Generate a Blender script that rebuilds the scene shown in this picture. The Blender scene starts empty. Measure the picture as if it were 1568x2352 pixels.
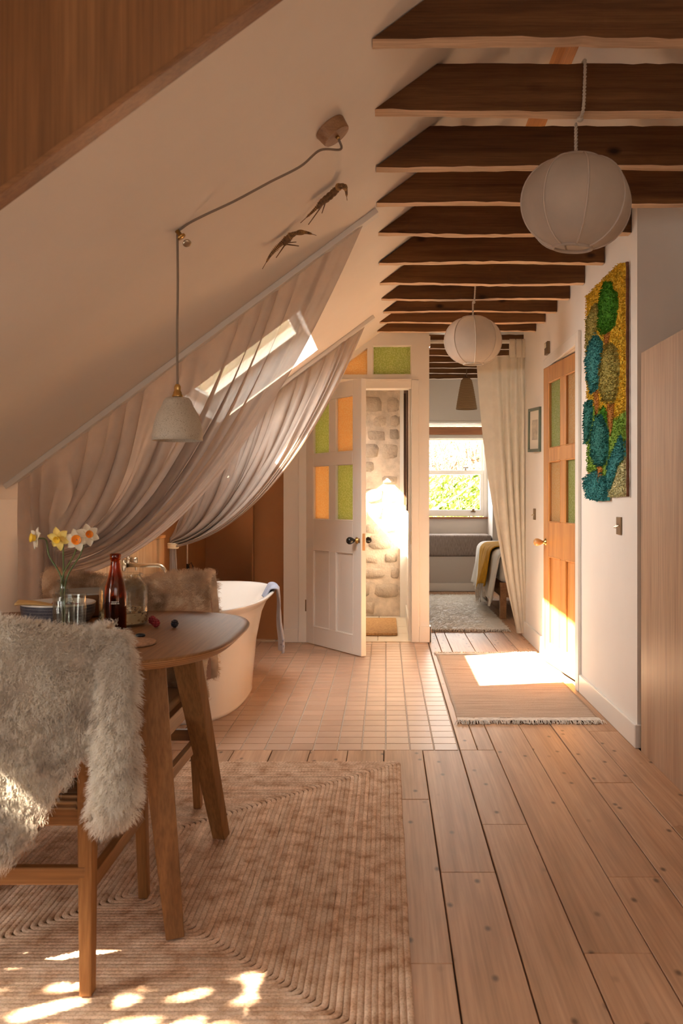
import bpy, bmesh, math, random
from mathutils import Vector, Matrix, noise as mnoise
random.seed(7)
sc = bpy.context.scene
COL = sc.collection
PI = math.pi

# ------------------------------------------------------------------ camera
FPX, HX, HY, CAMZ = 2080.0, 886.0, 1145.0, 1.13      # focal length in pixels, vanishing point, eye height
cam_d = bpy.data.cameras.new('camera'); cam = bpy.data.objects.new('camera', cam_d); COL.objects.link(cam)
cam.location = (0, 0, CAMZ); cam.rotation_euler = (PI/2, 0, 0)
cam_d.sensor_fit = 'HORIZONTAL'; cam_d.sensor_width = 24.0; cam_d.lens = FPX/1568*24
cam_d.shift_x = -(HX-784)/1568; cam_d.shift_y = -(1176-HY)/1568
cam_d.clip_start = .05; cam_d.clip_end = 200
cam_d.dof.use_dof = True; cam_d.dof.focus_distance = 5.2; cam_d.dof.aperture_fstop = 8.0
sc.camera = cam

# ------------------------------------------------------------------ world, sun, exposure
world = bpy.data.worlds.new('sky'); sc.world = world; world.use_nodes = True
wn = world.node_tree.nodes; wl = world.node_tree.links
sky = wn.new('ShaderNodeTexSky'); sky.sky_type = 'NISHITA'; sky.sun_disc = False
sky.sun_elevation = math.radians(43); sky.sun_rotation = math.radians(243); sky.air_density = 1.0; sky.dust_density = 4.0
hs = wn.new('ShaderNodeHueSaturation'); hs.inputs['Saturation'].default_value = .45
wl.new(sky.outputs[0], hs.inputs['Color']); wl.new(hs.outputs[0], wn['Background'].inputs[0])
wn['Background'].inputs[1].default_value = .42
SUN = Vector((1, .5, -1.05)).normalized()
sun_d = bpy.data.lights.new('sun', 'SUN'); sun_d.energy = 120; sun_d.angle = math.radians(.7); sun_d.color = (1, .83, .62)
sun_o = bpy.data.objects.new('sun', sun_d); COL.objects.link(sun_o)
sun_o.rotation_euler = SUN.to_track_quat('-Z', 'Y').to_euler(); sun_o.location = (-6, -4, 8)
def daylight(name, loc, toward, sx, sy, power, color, portal=False):
    d = bpy.data.lights.new(name, 'AREA'); d.shape = 'RECTANGLE'; d.size = sx; d.size_y = sy; d.energy = power; d.color = color
    if portal: d.cycles.is_portal = True
    o = bpy.data.objects.new(name, d); COL.objects.link(o); o.location = loc
    o.rotation_euler = Vector(toward).to_track_quat('-Z', 'Y').to_euler(); return o
# added fill at an unseen gable window behind the camera; daylight at other openings
daylight('gable_fill_light', (.7, -1.55, 1.45), (0, 1, -.02), 2.2, 1.3, 12, (1, .93, .85))  # unseen fill light added to lift the near end of the room
daylight('opening_area_light', (-.86, 5.15, 1.98), (.597, 0, -.802), 1.05, .7, 26, (1, .95, .9))
daylight('opening_area_light', (-.75, 7.95, 1.98), (.597, 0, -.802), .9, .6, 8, (1, .94, .87))
daylight('opening_area_light', (-1.80, 1.58, .85), (1, 0, -.1), .7, .6, 12, (1, .95, .9))
daylight('opening_area_light', (-1.53, 7.85, 1.44), (.597, 0, -.802), .6, .15, 3, (1, .95, .9))  # added lamp brightening the bath alcove
daylight('bedroom_window_daylight', (.86, 11.72, 1.42), (0, -1, -.08), .85, .95, 44, (.97, .96, .95))
vs = sc.view_settings; vs.view_transform = 'Standard'; vs.look = 'None'; vs.gamma = 1; vs.use_curve_mapping = False
vs.exposure = .27
sc.cycles.max_bounces = 10; sc.cycles.diffuse_bounces = 6; sc.cycles.transparent_max_bounces = 16
sc.cycles.sample_clamp_indirect = 6; sc.cycles.caustics_reflective = False; sc.cycles.caustics_refractive = False

# ------------------------------------------------------------------ helpers
def W(px, py, d): return Vector(((px-HX)/FPX*d, d, CAMZ-(py-HY)/FPX*d))      # a pixel at a known distance
def FL(px, py, z=0.0): return W(px, py, FPX*(CAMZ-z)/(py-HY))                # a pixel on a level at height z
SL = .744; SZ0 = 2.39
def rise(y): return .08*max(0, min(1, (y-6.0)/1.1, (7.6-y)/.35))      # the old plaster lifts towards the partition
def slope(x, y=0.0): return SZ0+SL*x+rise(y)
RIDGE_X = .70; RIDGE_Z = slope(RIDGE_X)
def rslope(x, y=0.0): return RIDGE_Z-SL*(x-RIDGE_X)+rise(y)
NIN = Vector((SL, 0, -1)).normalized(); DOWNS = Vector((-1, 0, -SL)).normalized()
def on_slope(x, y, off=0.0): return Vector((x, y, slope(x, y)))+NIN*off
ORG = {}
def props(o, label=None, cat=None, group=None, kind=None):
    if label: o['label'] = label
    if cat: o['category'] = cat
    if group: o['group'] = group
    if kind: o['kind'] = kind
    return o
def thing(name, label, cat, loc=(0, 0, 0), rotz=0, group=None, kind=None):
    o = bpy.data.objects.new(name, None); o.empty_display_size = .1; COL.objects.link(o)
    o.location = loc; o.rotation_euler = (0, 0, rotz); ORG[o.name] = Vector(loc)
    return props(o, label, cat, group, kind)
class MB:
    def __init__(s): s.v = []; s.f = []; s.m = []
    def add(s, vs, fs, mi=0):
        b = len(s.v); s.v += [Vector(v) for v in vs]; s.f += [tuple(i+b for i in f) for f in fs]; s.m += [mi]*len(fs); return s
    def box(s, x0, x1, y0, y1, z0, z1, mi=0):
        return s.add([(x0,y0,z0),(x1,y0,z0),(x1,y1,z0),(x0,y1,z0),(x0,y0,z1),(x1,y0,z1),(x1,y1,z1),(x0,y1,z1)],
                     [(0,3,2,1),(4,5,6,7),(0,1,5,4),(1,2,6,5),(2,3,7,6),(3,0,4,7)], mi)
    def prism(s, pts, d, mi=0):                      # polygon (3-D points) pushed along d
        n = len(pts); d = Vector(d); a = [Vector(p) for p in pts]
        return s.add(a+[p+d for p in a], [tuple(range(n-1, -1, -1)), tuple(range(n, 2*n))]+[(i, (i+1) % n, n+(i+1) % n, n+i) for i in range(n)], mi)
    def beam(s, a, b, wa, ha, wb=None, hb=None, up=(0, 0, 1), mi=0):     # tapered bar a->b, cross-section w (side) by h (up)
        a = Vector(a); b = Vector(b); wb = wa if wb is None else wb; hb = ha if hb is None else hb
        t = (b-a).normalized(); u = Vector(up); sd = t.cross(u).normalized(); u = sd.cross(t).normalized()
        V = []
        for p, w, h in ((a, wa, ha), (b, wb, hb)):
            V += [p-sd*w/2-u*h/2, p+sd*w/2-u*h/2, p+sd*w/2+u*h/2, p-sd*w/2+u*h/2]
        return s.add(V, [(3,2,1,0),(4,5,6,7),(0,1,5,4),(1,2,6,5),(2,3,7,6),(3,0,4,7)], mi)
    def tube(s, pts, r, n=10, cap=True, mi=0, closed=False):
        pts = [Vector(p) for p in pts]; m = len(pts); rs = r if isinstance(r, (list, tuple)) else [r]*m
        b = len(s.v); prev = None
        for i, p in enumerate(pts):
            t = ((pts[(i+1) % m]-pts[i-1]) if closed else (pts[min(i+1, m-1)]-pts[max(i-1, 0)])).normalized()
            if prev is None:
                q = Vector((0, 0, 1)) if abs(t.z) < .9 else Vector((1, 0, 0)); x = t.cross(q).normalized()
            else:
                x = (prev-t*prev.dot(t)); x = x.normalized() if x.length > 1e-6 else t.orthogonal().normalized()
            prev = x; y = t.cross(x)
            for k in range(n):
                a = 2*PI*k/n; s.v.append(p+(x*math.cos(a)+y*math.sin(a))*rs[i])
        for i in range(m if closed else m-1):
            j = (i+1) % m
            for k in range(n):
                k2 = (k+1) % n; s.f.append((b+i*n+k, b+i*n+k2, b+j*n+k2, b+j*n+k)); s.m.append(mi)
        if cap and not closed:
            s.f.append(tuple(b+k for k in range(n-1, -1, -1))); s.m.append(mi)
            s.f.append(tuple(b+(m-1)*n+k for k in range(n))); s.m.append(mi)
        return s
    def lathe(s, prof, c=(0, 0, 0), axis=(0, 0, 1), n=32, mi=0):       # profile of (radius, height)
        ax = Vector(axis).normalized(); x = ax.orthogonal().normalized(); y = ax.cross(x); c = Vector(c); b = len(s.v); m = len(prof)
        for r, h in prof:
            for k in range(n):
                a = 2*PI*k/n; s.v.append(c+ax*h+(x*math.cos(a)+y*math.sin(a))*max(r, 1e-5))
        for i in range(m-1):
            for k in range(n):
                k2 = (k+1) % n; s.f.append((b+i*n+k, b+i*n+k2, b+(i+1)*n+k2, b+(i+1)*n+k)); s.m.append(mi)
        return s
    def grid(s, fn, nu, nv, mi=0, closed_u=False):
        b = len(s.v); cu = nu if closed_u else nu+1
        for i in range(cu):
            for j in range(nv+1): s.v.append(Vector(fn(i/nu, j/nv)))
        for i in range(nu):
            i2 = (i+1) % cu
            for j in range(nv):
                s.f.append((b+i*(nv+1)+j, b+i2*(nv+1)+j, b+i2*(nv+1)+j+1, b+i*(nv+1)+j+1)); s.m.append(mi)
        return s
    def ball(s, c, r, n=10, m=7, sc3=(1, 1, 1), mi=0):
        prof = [(math.sin(PI*i/m)*r, -math.cos(PI*i/m)*r) for i in range(m+1)]; b = len(s.v); s.lathe(prof, (0, 0, 0), (0, 0, 1), n, mi)
        for i in range(b, len(s.v)):
            v = s.v[i]; s.v[i] = Vector((v.x*sc3[0]+c[0], v.y*sc3[1]+c[1], v.z*sc3[2]+c[2]))
        return s
    def xf(s, M):
        s.v = [M @ v for v in s.v]; return s
    def build(s, name, mat, parent=None, label=None, cat=None, group=None, kind=None, smooth=False, bevel=0, local=False, segs=2, weld=False, fixn=True):
        me = bpy.data.meshes.new(name)
        if parent is not None:
            org = Vector((0, 0, 0)) if local else ORG[parent.name]
        else:
            if local: org = Vector((0, 0, 0))
            else:
                lo = [min(v[i] for v in s.v) for i in range(3)]; hi = [max(v[i] for v in s.v) for i in range(3)]
                org = Vector(((lo[0]+hi[0])/2, (lo[1]+hi[1])/2, lo[2]))
        me.from_pydata([v-org for v in s.v], [], s.f); me.polygons.foreach_set('material_index', s.m)
        mats = mat if isinstance(mat, (list, tuple)) else [mat]
        for m_ in mats: me.materials.append(m_)
        if bevel or weld or fixn:
            bm = bmesh.new(); bm.from_mesh(me)
            if weld: bmesh.ops.remove_doubles(bm, verts=bm.verts, dist=1e-5)
            if fixn: bmesh.ops.recalc_face_normals(bm, faces=bm.faces)
            if bevel:
                es = [e for e in bm.edges if len(e.link_faces) == 2 and e.calc_face_angle(0) > .35]
                bmesh.ops.bevel(bm, geom=es, offset=bevel, segments=segs, affect='EDGES', profile=.6, clamp_overlap=True)
            bm.to_mesh(me); bm.free()
        if smooth:
            me.polygons.foreach_set('use_smooth', [True]*len(me.polygons))
        o = bpy.data.objects.new(name, me); COL.objects.link(o)
        if parent is not None:
            o.parent = parent; ORG[o.name] = Vector(org)
        else:
            o.location = org; ORG[o.name] = Vector(org)
        return props(o, label, cat, group, kind)
def copy_tree(o, parent=None, loc=None):
    c = o.copy(); COL.objects.link(c)
    if parent is not None: c.parent = parent
    if loc is not None: c.location = loc
    ORG[c.name] = Vector(c.location)
    for ch in list(o.children): copy_tree(ch, c)
    return c
def solidify(o, t, off=0.0):
    m = o.modifiers.new('thick', 'SOLIDIFY'); m.thickness = t; m.offset = off; return o
def subsurf(o, l=1):
    m = o.modifiers.new('smooth', 'SUBSURF'); m.levels = l; m.render_levels = l; return o
def bez(p0, p1, p2, t): return p0*((1-t)**2)+p1*(2*t*(1-t))+p2*(t*t)
def lerp(a, b, t): return a+(b-a)*t
def sstep(a, b, x):
    t = min(1, max(0, (x-a)/(b-a))); return t*t*(3-2*t)
def catmull(pts, n):
    pts = [Vector(p) for p in pts]; out = []
    P = [pts[0]*2-pts[1]]+pts+[pts[-1]*2-pts[-2]]
    for i in range(1, len(P)-2):
        for k in range(n):
            t = k/n; a, b, c, d = P[i-1], P[i], P[i+1], P[i+2]
            out.append(.5*((2*b)+(c-a)*t+(2*a-5*b+4*c-d)*t*t+(3*b-a-3*c+d)*t**3))
    out.append(pts[-1]); return out

# ------------------------------------------------------------------ materials
MATS = {}
class NT:
    def __init__(s, name):
        s.m = bpy.data.materials.new(name); s.m.use_nodes = True; s.t = s.m.node_tree; s.n = s.t.nodes; s.l = s.t.links
        s.b = s.n['Principled BSDF']; s.out = s.n['Material Output']; MATS[name] = s.m
    def node(s, t, **kw):
        n = s.n.new(t)
        for k, v in kw.items():
            if k in n.inputs: n.inputs[k].default_value = v
            else: setattr(n, k, v)
        return n
    def link(s, a, b): s.l.new(a, b)
    def coords(s, scale=(1, 1, 1), kind='Object', rot=(0, 0, 0), jitter=False):
        tc = s.node('ShaderNodeTexCoord'); mp = s.node('ShaderNodeMapping')
        mp.inputs['Scale'].default_value = scale; mp.inputs['Rotation'].default_value = rot
        s.link(tc.outputs[kind], mp.inputs['Vector'])
        if jitter:
            oi = s.node('ShaderNodeObjectInfo'); mu = s.node('ShaderNodeMath', operation='MULTIPLY'); mu.inputs[1].default_value = 37.0
            s.link(oi.outputs['Random'], mu.inputs[0]); cx = s.node('ShaderNodeCombineXYZ')
            for i in range(3): s.link(mu.outputs[0], cx.inputs[i])
            s.link(cx.outputs[0], mp.inputs['Location'])
        return mp.outputs[0]
    def noise(s, vec, scale=5, detail=4, rough=.55, dist=0):
        n = s.node('ShaderNodeTexNoise'); n.inputs['Scale'].default_value = scale; n.inputs['Detail'].default_value = detail
        n.inputs['Roughness'].default_value = rough; n.inputs['Distortion'].default_value = dist
        s.link(vec, n.inputs['Vector']); return n.outputs['Fac']
    def ramp(s, fac, stops):
        r = s.node('ShaderNodeValToRGB'); e = r.color_ramp.elements
        while len(e) < len(stops): e.new(.5)
        for i, (p, c) in enumerate(stops):
            e[i].position = p; e[i].color = (*c, 1) if len(c) == 3 else c
        s.link(fac, r.inputs[0]); return r.outputs[0]
    def mix(s, fac, a, b, mode='MIX'):
        m = s.node('ShaderNodeMix', data_type='RGBA', blend_type=mode)
        if hasattr(fac, 'is_output'): s.link(fac, m.inputs[0])
        else: m.inputs[0].default_value = fac
        for i, x in ((6, a), (7, b)):
            if hasattr(x, 'is_output'): s.link(x, m.inputs[i])
            else: m.inputs[i].default_value = (*x, 1)
        return m.outputs[2]
    def bump(s, h, strength=.2, dist=.01):
        b = s.node('ShaderNodeBump'); b.inputs['Strength'].default_value = strength; b.inputs['Distance'].default_value = dist
        s.link(h, b.inputs['Height']); s.link(b.outputs[0], s.b.inputs['Normal']); return b.outputs[0]
    def base(s, c, rough=.5, metal=0, spec=.5):
        if hasattr(c, 'is_output'): s.link(c, s.b.inputs['Base Color'])
        else: s.b.inputs['Base Color'].default_value = (*c, 1)
        s.b.inputs['Roughness'].default_value = rough; s.b.inputs['Metallic'].default_value = metal
        s.b.inputs['Specular IOR Level'].default_value = spec; return s
    def tint_random(s, c, amt=.25):
        oi = s.node('ShaderNodeObjectInfo'); mr = s.node('ShaderNodeMapRange'); mr.inputs[3].default_value = 1-amt; mr.inputs[4].default_value = 1+amt
        s.link(oi.outputs['Random'], mr.inputs[0])
        h = s.node('ShaderNodeHueSaturation'); s.link(mr.outputs[0], h.inputs['Value']); s.link(c, h.inputs['Color']); return h.outputs[0]
def plain(name, c, rough=.5, metal=0, spec=.5, nscale=0, namt=.1, bump=0, bscale=60):
    t = NT(name)
    if nscale or bump:
        v = t.coords()
        if nscale:
            f = t.noise(v, nscale); c2 = tuple(x*(1-namt) for x in c); c1 = tuple(min(1, x*(1+namt)) for x in c)
            t.base(t.ramp(f, [(.3, c2), (.7, c1)]), rough, metal, spec)
        else: t.base(c, rough, metal, spec)
        if bump: t.bump(t.noise(v, bscale), bump, .005)
    else: t.base(c, rough, metal, spec)
    return t.m
def wood(name, dark, mid, light, axis='Y', rough=.45, grain=1.0, fig=1.0, bump=.12, spec=.4, tint=.12, knots=0, kplane='XY', soft=1.0):
    t = NT(name); st = {'X': (.06, 1, 1), 'Y': (1, .06, 1), 'Z': (1, 1, .06)}[axis]
    v = t.coords(tuple(x*grain for x in st), jitter=True)
    f = t.noise(v, 9, 3, .5, .6*fig); g = t.noise(v, 70, 4, .6)
    v2 = t.coords(tuple(x*grain for x in {'X': (.015, 1, 1), 'Y': (1, .015, 1), 'Z': (1, 1, .015)}[axis]), jitter=True); g2 = t.noise(v2, 170, 2, .5)
    c = t.ramp(f, [(.28, dark), (.5, mid), (.72, light)])
    c = t.mix(.55*soft, c, t.ramp(g, [(.3, (.55, .55, .55)), (.65, (1, 1, 1))]), 'MULTIPLY')
    c = t.mix(.4*soft, c, t.ramp(g2, [(.35, (.55, .5, .45)), (.6, (1, 1, 1))]), 'MULTIPLY')
    if knots:
        kv = t.coords({'X': (.55, 1, 1), 'Y': (1, .55, 1), 'Z': (1, 1, .45)}[axis], jitter=True, rot=(-PI/2, 0, 0) if kplane == 'XZ' else (0, 0, 0))
        vo = t.node('ShaderNodeTexVoronoi', voronoi_dimensions='2D'); vo.inputs['Scale'].default_value = knots; vo.inputs['Randomness'].default_value = 1; t.link(kv, vo.inputs['Vector'])
        sep = t.node('ShaderNodeSeparateColor'); t.link(vo.outputs['Color'], sep.inputs[0])
        k = t.ramp(vo.outputs['Distance'], [(.03, (1, 1, 1)), (.095, (0, 0, 0))])
        thr = t.ramp(sep.outputs[0], [(.30, (0, 0, 0)), (.60, (1, 1, 1))]); km = t.mix(1, k, thr, 'MULTIPLY')
        c = t.mix(km, c, tuple(x*.33 for x in dark))
    if tint: c = t.tint_random(c, tint)
    t.base(c, rough, 0, spec); t.bump(g, bump, .003); return t.m
def fabric(name, c, trans=.4, clear=0.0, scale=500, bump=.25, rough=.9, var=.12, weave=True):
    t = NT(name); v = t.coords(); f = t.noise(v, 14, 5)
    col = t.ramp(f, [(.3, tuple(x*(1-var) for x in c)), (.7, tuple(min(1, x*(1+var)) for x in c))])
    t.base(col, rough, 0, .15)
    n = t.bump(t.noise(v, scale, 2), bump, .002)
    sh = t.b.outputs[0]
    if trans:
        tr = t.node('ShaderNodeBsdfTranslucent'); t.link(col, tr.inputs['Color']); mx = t.node('ShaderNodeMixShader'); mx.inputs[0].default_value = trans
        t.link(sh, mx.inputs[1]); t.link(tr.outputs[0], mx.inputs[2]); sh = mx.outputs[0]
    if clear:
        tp = t.node('ShaderNodeBsdfTransparent'); mx = t.node('ShaderNodeMixShader'); mx.inputs[0].default_value = clear
        t.link(sh, mx.inputs[1]); t.link(tp.outputs[0], mx.inputs[2]); sh = mx.outputs[0]
    t.link(sh, t.out.inputs[0]); return t.m
def clear_glass(name, tint=(1, 1, 1), gloss=.12, pattern=0, body=0.0):
    t = NT(name); tp = t.node('ShaderNodeBsdfTransparent'); tp.inputs[0].default_value = (*tint, 1)
    gl = t.node('ShaderNodeBsdfGlossy'); gl.inputs['Roughness'].default_value = .04
    lw = t.node('ShaderNodeLayerWeight'); lw.inputs[0].default_value = .5; pw = t.node('ShaderNodeMath', operation='POWER'); pw.inputs[1].default_value = 3.5; t.link(lw.outputs['Facing'], pw.inputs[0])
    ad = t.node('ShaderNodeMath', operation='MULTIPLY_ADD', use_clamp=True); ad.inputs[1].default_value = .55; ad.inputs[2].default_value = gloss*.16; t.link(pw.outputs[0], ad.inputs[0])
    mx = t.node('ShaderNodeMixShader'); t.link(ad.outputs[0], mx.inputs[0]); t.link(tp.outputs[0], mx.inputs[1]); t.link(gl.outputs[0], mx.inputs[2])
    t.link(mx.outputs[0], t.out.inputs[0]); return t.m
def obscure_glass(name, c, deep):
    t = NT(name); v = t.coords(); vo = t.node('ShaderNodeTexVoronoi'); vo.inputs['Scale'].default_value = 95; t.link(v, vo.inputs['Vector'])
    col = t.ramp(vo.outputs['Distance'], [(.15, c), (.6, deep)]); t.base(col, .12, 0, .6); n = t.bump(vo.outputs['Distance'], .6, .004)
    tr = t.node('ShaderNodeBsdfTranslucent'); t.link(col, tr.inputs[0]); t.link(n, tr.inputs['Normal'])
    tp = t.node('ShaderNodeBsdfTransparent'); t.link(col, tp.inputs[0])
    m1 = t.node('ShaderNodeMixShader'); m1.inputs[0].default_value = .65; t.link(t.b.outputs[0], m1.inputs[1]); t.link(tr.outputs[0], m1.inputs[2])
    m2 = t.node('ShaderNodeMixShader'); m2.inputs[0].default_value = .15; t.link(m1.outputs[0], m2.inputs[1]); t.link(tp.outputs[0], m2.inputs[2])
    t.link(m2.outputs[0], t.out.inputs[0]); return t.m

M_WALL = plain('white_wall_paint', (.84, .795, .74), .65, nscale=3, namt=.02, bump=.05, bscale=25)
M_TRIM = plain('white_gloss_trim', (.80, .765, .71), .35, bump=.02, bscale=15)
M_PLASTER = plain('slope_plaster', (.86, .80, .73), .7, nscale=2, namt=.03, bump=.06, bscale=9)
M_BROWN = plain('terracotta_wall_paint', (.42, .215, .095), .7, nscale=4, namt=.04)
M_BEAM = wood('old_joist_pine', (.08, .032, .012), (.15, .065, .024), (.225, .103, .038), 'X', .75, 1.6, 1.2, .3, .2, .15, knots=5, kplane='XZ')
M_SAWN_LIT = wood('sawn_lit_joist_underside', (.54, .35, .22), (.70, .49, .33), (.80, .60, .43), 'X', .8, 1.4, .6, .25, .2, .1)  # paler sawn wood, lightened further with bounced floor light put into the colour
M_PINE = wood('pine_floorboard', (.43, .235, .125), (.54, .315, .185), (.62, .39, .245), 'Y', .48, .75, 1.6, .05, .32, .10, knots=8.5, soft=.8)
M_OAK = wood('oiled_oak', (.20, .085, .026), (.285, .130, .044), (.345, .170, .064), 'Y', .50, 1.2, .6, .1, .35, .05)
M_OAKX = wood('oiled_oak_cross', (.20, .085, .026), (.285, .130, .044), (.345, .170, .064), 'X', .40, 1.2, .6, .1, .45, .05)
M_OAKZ = wood('oiled_oak_upright', (.20, .085, .026), (.285, .130, .044), (.345, .170, .064), 'Z', .55, 1.2, .6, .1, .2, .05)
M_PLY = plain('ply_edge', (.22, .10, .04), .5, nscale=30, namt=.3)
M_VENEER = wood('pale_oak_veneer', (.44, .275, .175), (.53, .355, .24), (.59, .41, .285), 'Z', .42, .9, 1.0, .1, .4, 0)
M_VENEERD = wood('warm_oak_veneer', (.19, .078, .026), (.255, .112, .040), (.31, .145, .056), 'Z', .45, 1.0, .9, .1, .4, 0)
M_OAKEDGE = wood('oak_lipping', (.20, .085, .03), (.27, .12, .045), (.33, .15, .06), 'X', .45, 1.3, .6, .1, .4, 0)
M_DOORWOOD = wood('varnished_pine_door', (.42, .17, .045), (.55, .25, .075), (.64, .32, .11), 'Z', .32, 1.2, .8, .06, .5, 0)
M_ORANGE = wood('orange_pine', (.48, .17, .04), (.60, .25, .07), (.66, .31, .10), 'Y', .45, 1.2, .6, .06, .4, 0)
M_REDWOOD = wood('mahogany_trim', (.24, .085, .035), (.33, .13, .055), (.40, .17, .08), 'X', .4, 1.2, .6, .06, .4, 0)
t_ = NT('glazed_clay_tile'); v_ = t_.coords(jitter=True); c_ = t_.ramp(t_.noise(v_, 3, 3), [(.3, (.46, .295, .20)), (.7, (.55, .37, .265))]); t_.base(t_.tint_random(c_, .07), .42, 0, .4); t_.bump(t_.noise(v_, 12), .05, .003); M_TILE = t_.m
M_GROUT = plain('pale_grout', (.50, .42, .34), .9, nscale=40, namt=.1)
M_CREAMTILE = plain('cream_floor_tile', (.72, .64, .52), .35, nscale=3, namt=.05)
M_BRASS = plain('aged_brass', (.60, .38, .13), .28, 1)
M_NICKEL = plain('brushed_nickel', (.62, .54, .42), .3, 1)
M_BLACK = plain('black_ebony', (.018, .015, .013), .25)
M_BRONZE = plain('bronze_plate', (.24, .16, .09), .38, .8)
M_DARKGAP = plain('dark_underfloor', (.16, .12, .09), .9)
M_ENAMEL = plain('white_bath_enamel', (.86, .83, .79), .12, spec=.6)
M_LINEN = fabric('taupe_linen_voile', (.53, .44, .38), .50, .075, 700, .25, .9, .06)
M_CREAM = fabric('cream_woven_curtain', (.80, .73, .62), .35, 0, 420, .5, .9, .05)
M_SILK = fabric('lantern_silk', (.68, .61, .54), .45, 0, 900, .1, .75, .04)
M_PIPING = plain('lantern_piping', (.55, .47, .40), .8)
M_GREENG = obscure_glass('green_obscure_glass', (.86, .90, .55), (.60, .68, .28))
M_AMBERG = obscure_glass('amber_obscure_glass', (1.0, .86, .58), (.95, .69, .36))
M_CLEAR = clear_glass('window_glass', (.97, .98, .97), .1)
M_JARG = clear_glass('jar_glass', (.93, .94, .92), .35)
M_AMBERBOTTLE = clear_glass('amber_bottle_glass', (.74, .36, .12), .3)
M_ROPE = plain('cotton_rope', (.62, .54, .44), .9, bump=.5, bscale=300)
M_FLEX = plain('grey_braided_flex', (.24, .185, .14), .8, bump=.5, bscale=600)
# ------------------------------------------------------------------ the shell: floor
WALL_X = 1.14; PART_Y = 7.12; YB = -1.6; YE = 11.05
floor = MB().box(-1.72, 3.1, YB, 11.9, -.06, -.022).build('floor', M_DARKGAP, label='pine board and clay tile floor running through the loft', cat='floor', kind='structure')
edges = [-1.69, -1.52, -1.355, -1.185, -1.015, -.845, -.68, -.51, -.339, -.171, -.009, .164, .333, .491, .662, .822, .984, 1.145]
joints = {(-.009): [2.2, 3.4], .164: [2.74], .333: [3.14, 4.07], .491: [2.25, 5.2], .662: [2.705, 4.9], .822: [3.6, 5.6], .984: [3.125, 4.4], -.171: [1.9, 3.2], -.339: [2.9]}
def plank(x0, x1, y0, y1):
    g = .0012+random.random()*.0014; dz = random.uniform(-.0012, .0012)
    MB().box(x0+g, x1-g, y0+.0012, y1-.0012, -.022, dz).build('floor_plank', M_PINE, floor, bevel=.0018, segs=1)
TILE_X1, TILE_Y0, TP = .327, 4.07, .1092
for i in range(len(edges)-1):
    x0, x1 = edges[i], edges[i+1]
    js = [y for y in joints.get(x0, [1.4+(i*.73) % 1.5])]
    yend = TILE_Y0-.004 if x1 < .34 else 11.0
    ys = [.55]+[y for y in js if y < yend-.3]
    while x1 > .34 and yend-ys[-1] > 3.4: ys.append(ys[-1]+2.1+((i*.37) % .8))
    ys.append(yend)
    for a, b in zip(ys[:-1], ys[1:]):
        if x0 == .333 and a >= TILE_Y0-.01: plank(.333, .412, a, b); plank(.412, x1, a, b)
        else: plank(x0, x1, a, b)
x = 1.145
while x < 2.5:
    plank(x, x+.168, 7.3, 11.0); x += .168
# clay tiles: the 300 that show largest are pieces of their own, the others one part
tm = MB().box(-TP/2+.0030, TP/2-.0030, -TP/2+.0030, TP/2-.0030, -.012, 0)
proto = None; rest = MB(); nsep = 0
cols = int((TILE_X1+1.70)/TP)+1; rows = int((PART_Y-TILE_Y0)/TP)+1
for r in range(rows+13):
    for c in range(cols):
        xa = TILE_X1-(c+.5)*TP; ya = TILE_Y0+(r+.5)*TP; z = -.0006
        if xa-TP/2 < -1.72: continue
        if ya > PART_Y+.02 and xa > -1.0: continue
        if c < 11 and r < 27 and nsep < 300:
            if proto is None:
                proto = MB().box(-TP/2+.0030, TP/2-.0030, -TP/2+.0030, TP/2-.0030, -.012, 0).build('floor_tile', M_TILE, floor, bevel=.0012, segs=1, local=True); o = proto
            else:
                o = proto.copy(); COL.objects.link(o); o.parent = floor
            o.location = Vector((xa, ya, z))-ORG[floor.name]; nsep += 1
        else:
            rest.box(xa-TP/2+.0030, xa+TP/2-.0030, ya-TP/2+.0030, ya+TP/2-.0030, -.012, z)
rest.build('floor_tile_field', M_TILE, floor, kind='stuff')
MB().box(-1.72, TILE_X1+.003, TILE_Y0, 8.6, -.0219, -.004).build('grout_bed', M_GROUT, floor)
# entrance floor: large cream tiles
for i in range(5):
    for j in range(4):
        xa = .205-(i+1)*.27; ya = PART_Y+.06+j*.39
        MB().box(xa+.003, xa+.267, ya+.003, min(ya+.387, 8.68), -.015, .002).build('entrance_tile', M_CREAMTILE, floor, bevel=.002, segs=1)

# ------------------------------------------------------------------ ceilings
HOLES = [(-1.50, -1.40, 7.62, 8.25), (-1.05, -.43, 4.53, 5.72), (-.945, -.56, 7.62, 8.39), (-1.70, -1.50, 1.25, 1.85)]
xs = sorted({-1.72, RIDGE_X}|{h[0] for h in HOLES}|{h[1] for h in HOLES}); ys = sorted({YB-.1, 6.0, 7.1, 7.25, 7.6, 11.9}|{h[2] for h in HOLES}|{h[3] for h in HOLES})
mb = MB(); idx = {}
for x in xs:
    for y in ys: idx[x, y] = len(mb.v); mb.v.append(Vector((x, y, slope(x, y))))
for a, b in zip(xs[:-1], xs[1:]):
    for c, d in zip(ys[:-1], ys[1:]):
        mx, my = (a+b)/2, (c+d)/2
        if any(h[0] < mx < h[1] and h[2] < my < h[3] for h in HOLES): continue
        mb.f.append((idx[a, c], idx[b, c], idx[b, d], idx[a, d])); mb.m.append(0)
ceil = mb.build('ceiling', M_PLASTER, label='white plastered sloping ceiling under the roof', cat='ceiling', kind='structure', fixn=False)
for p in ceil.data.polygons: pass
solidify(ceil, .22, 1.0)
mb = MB(); rr = []
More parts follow.
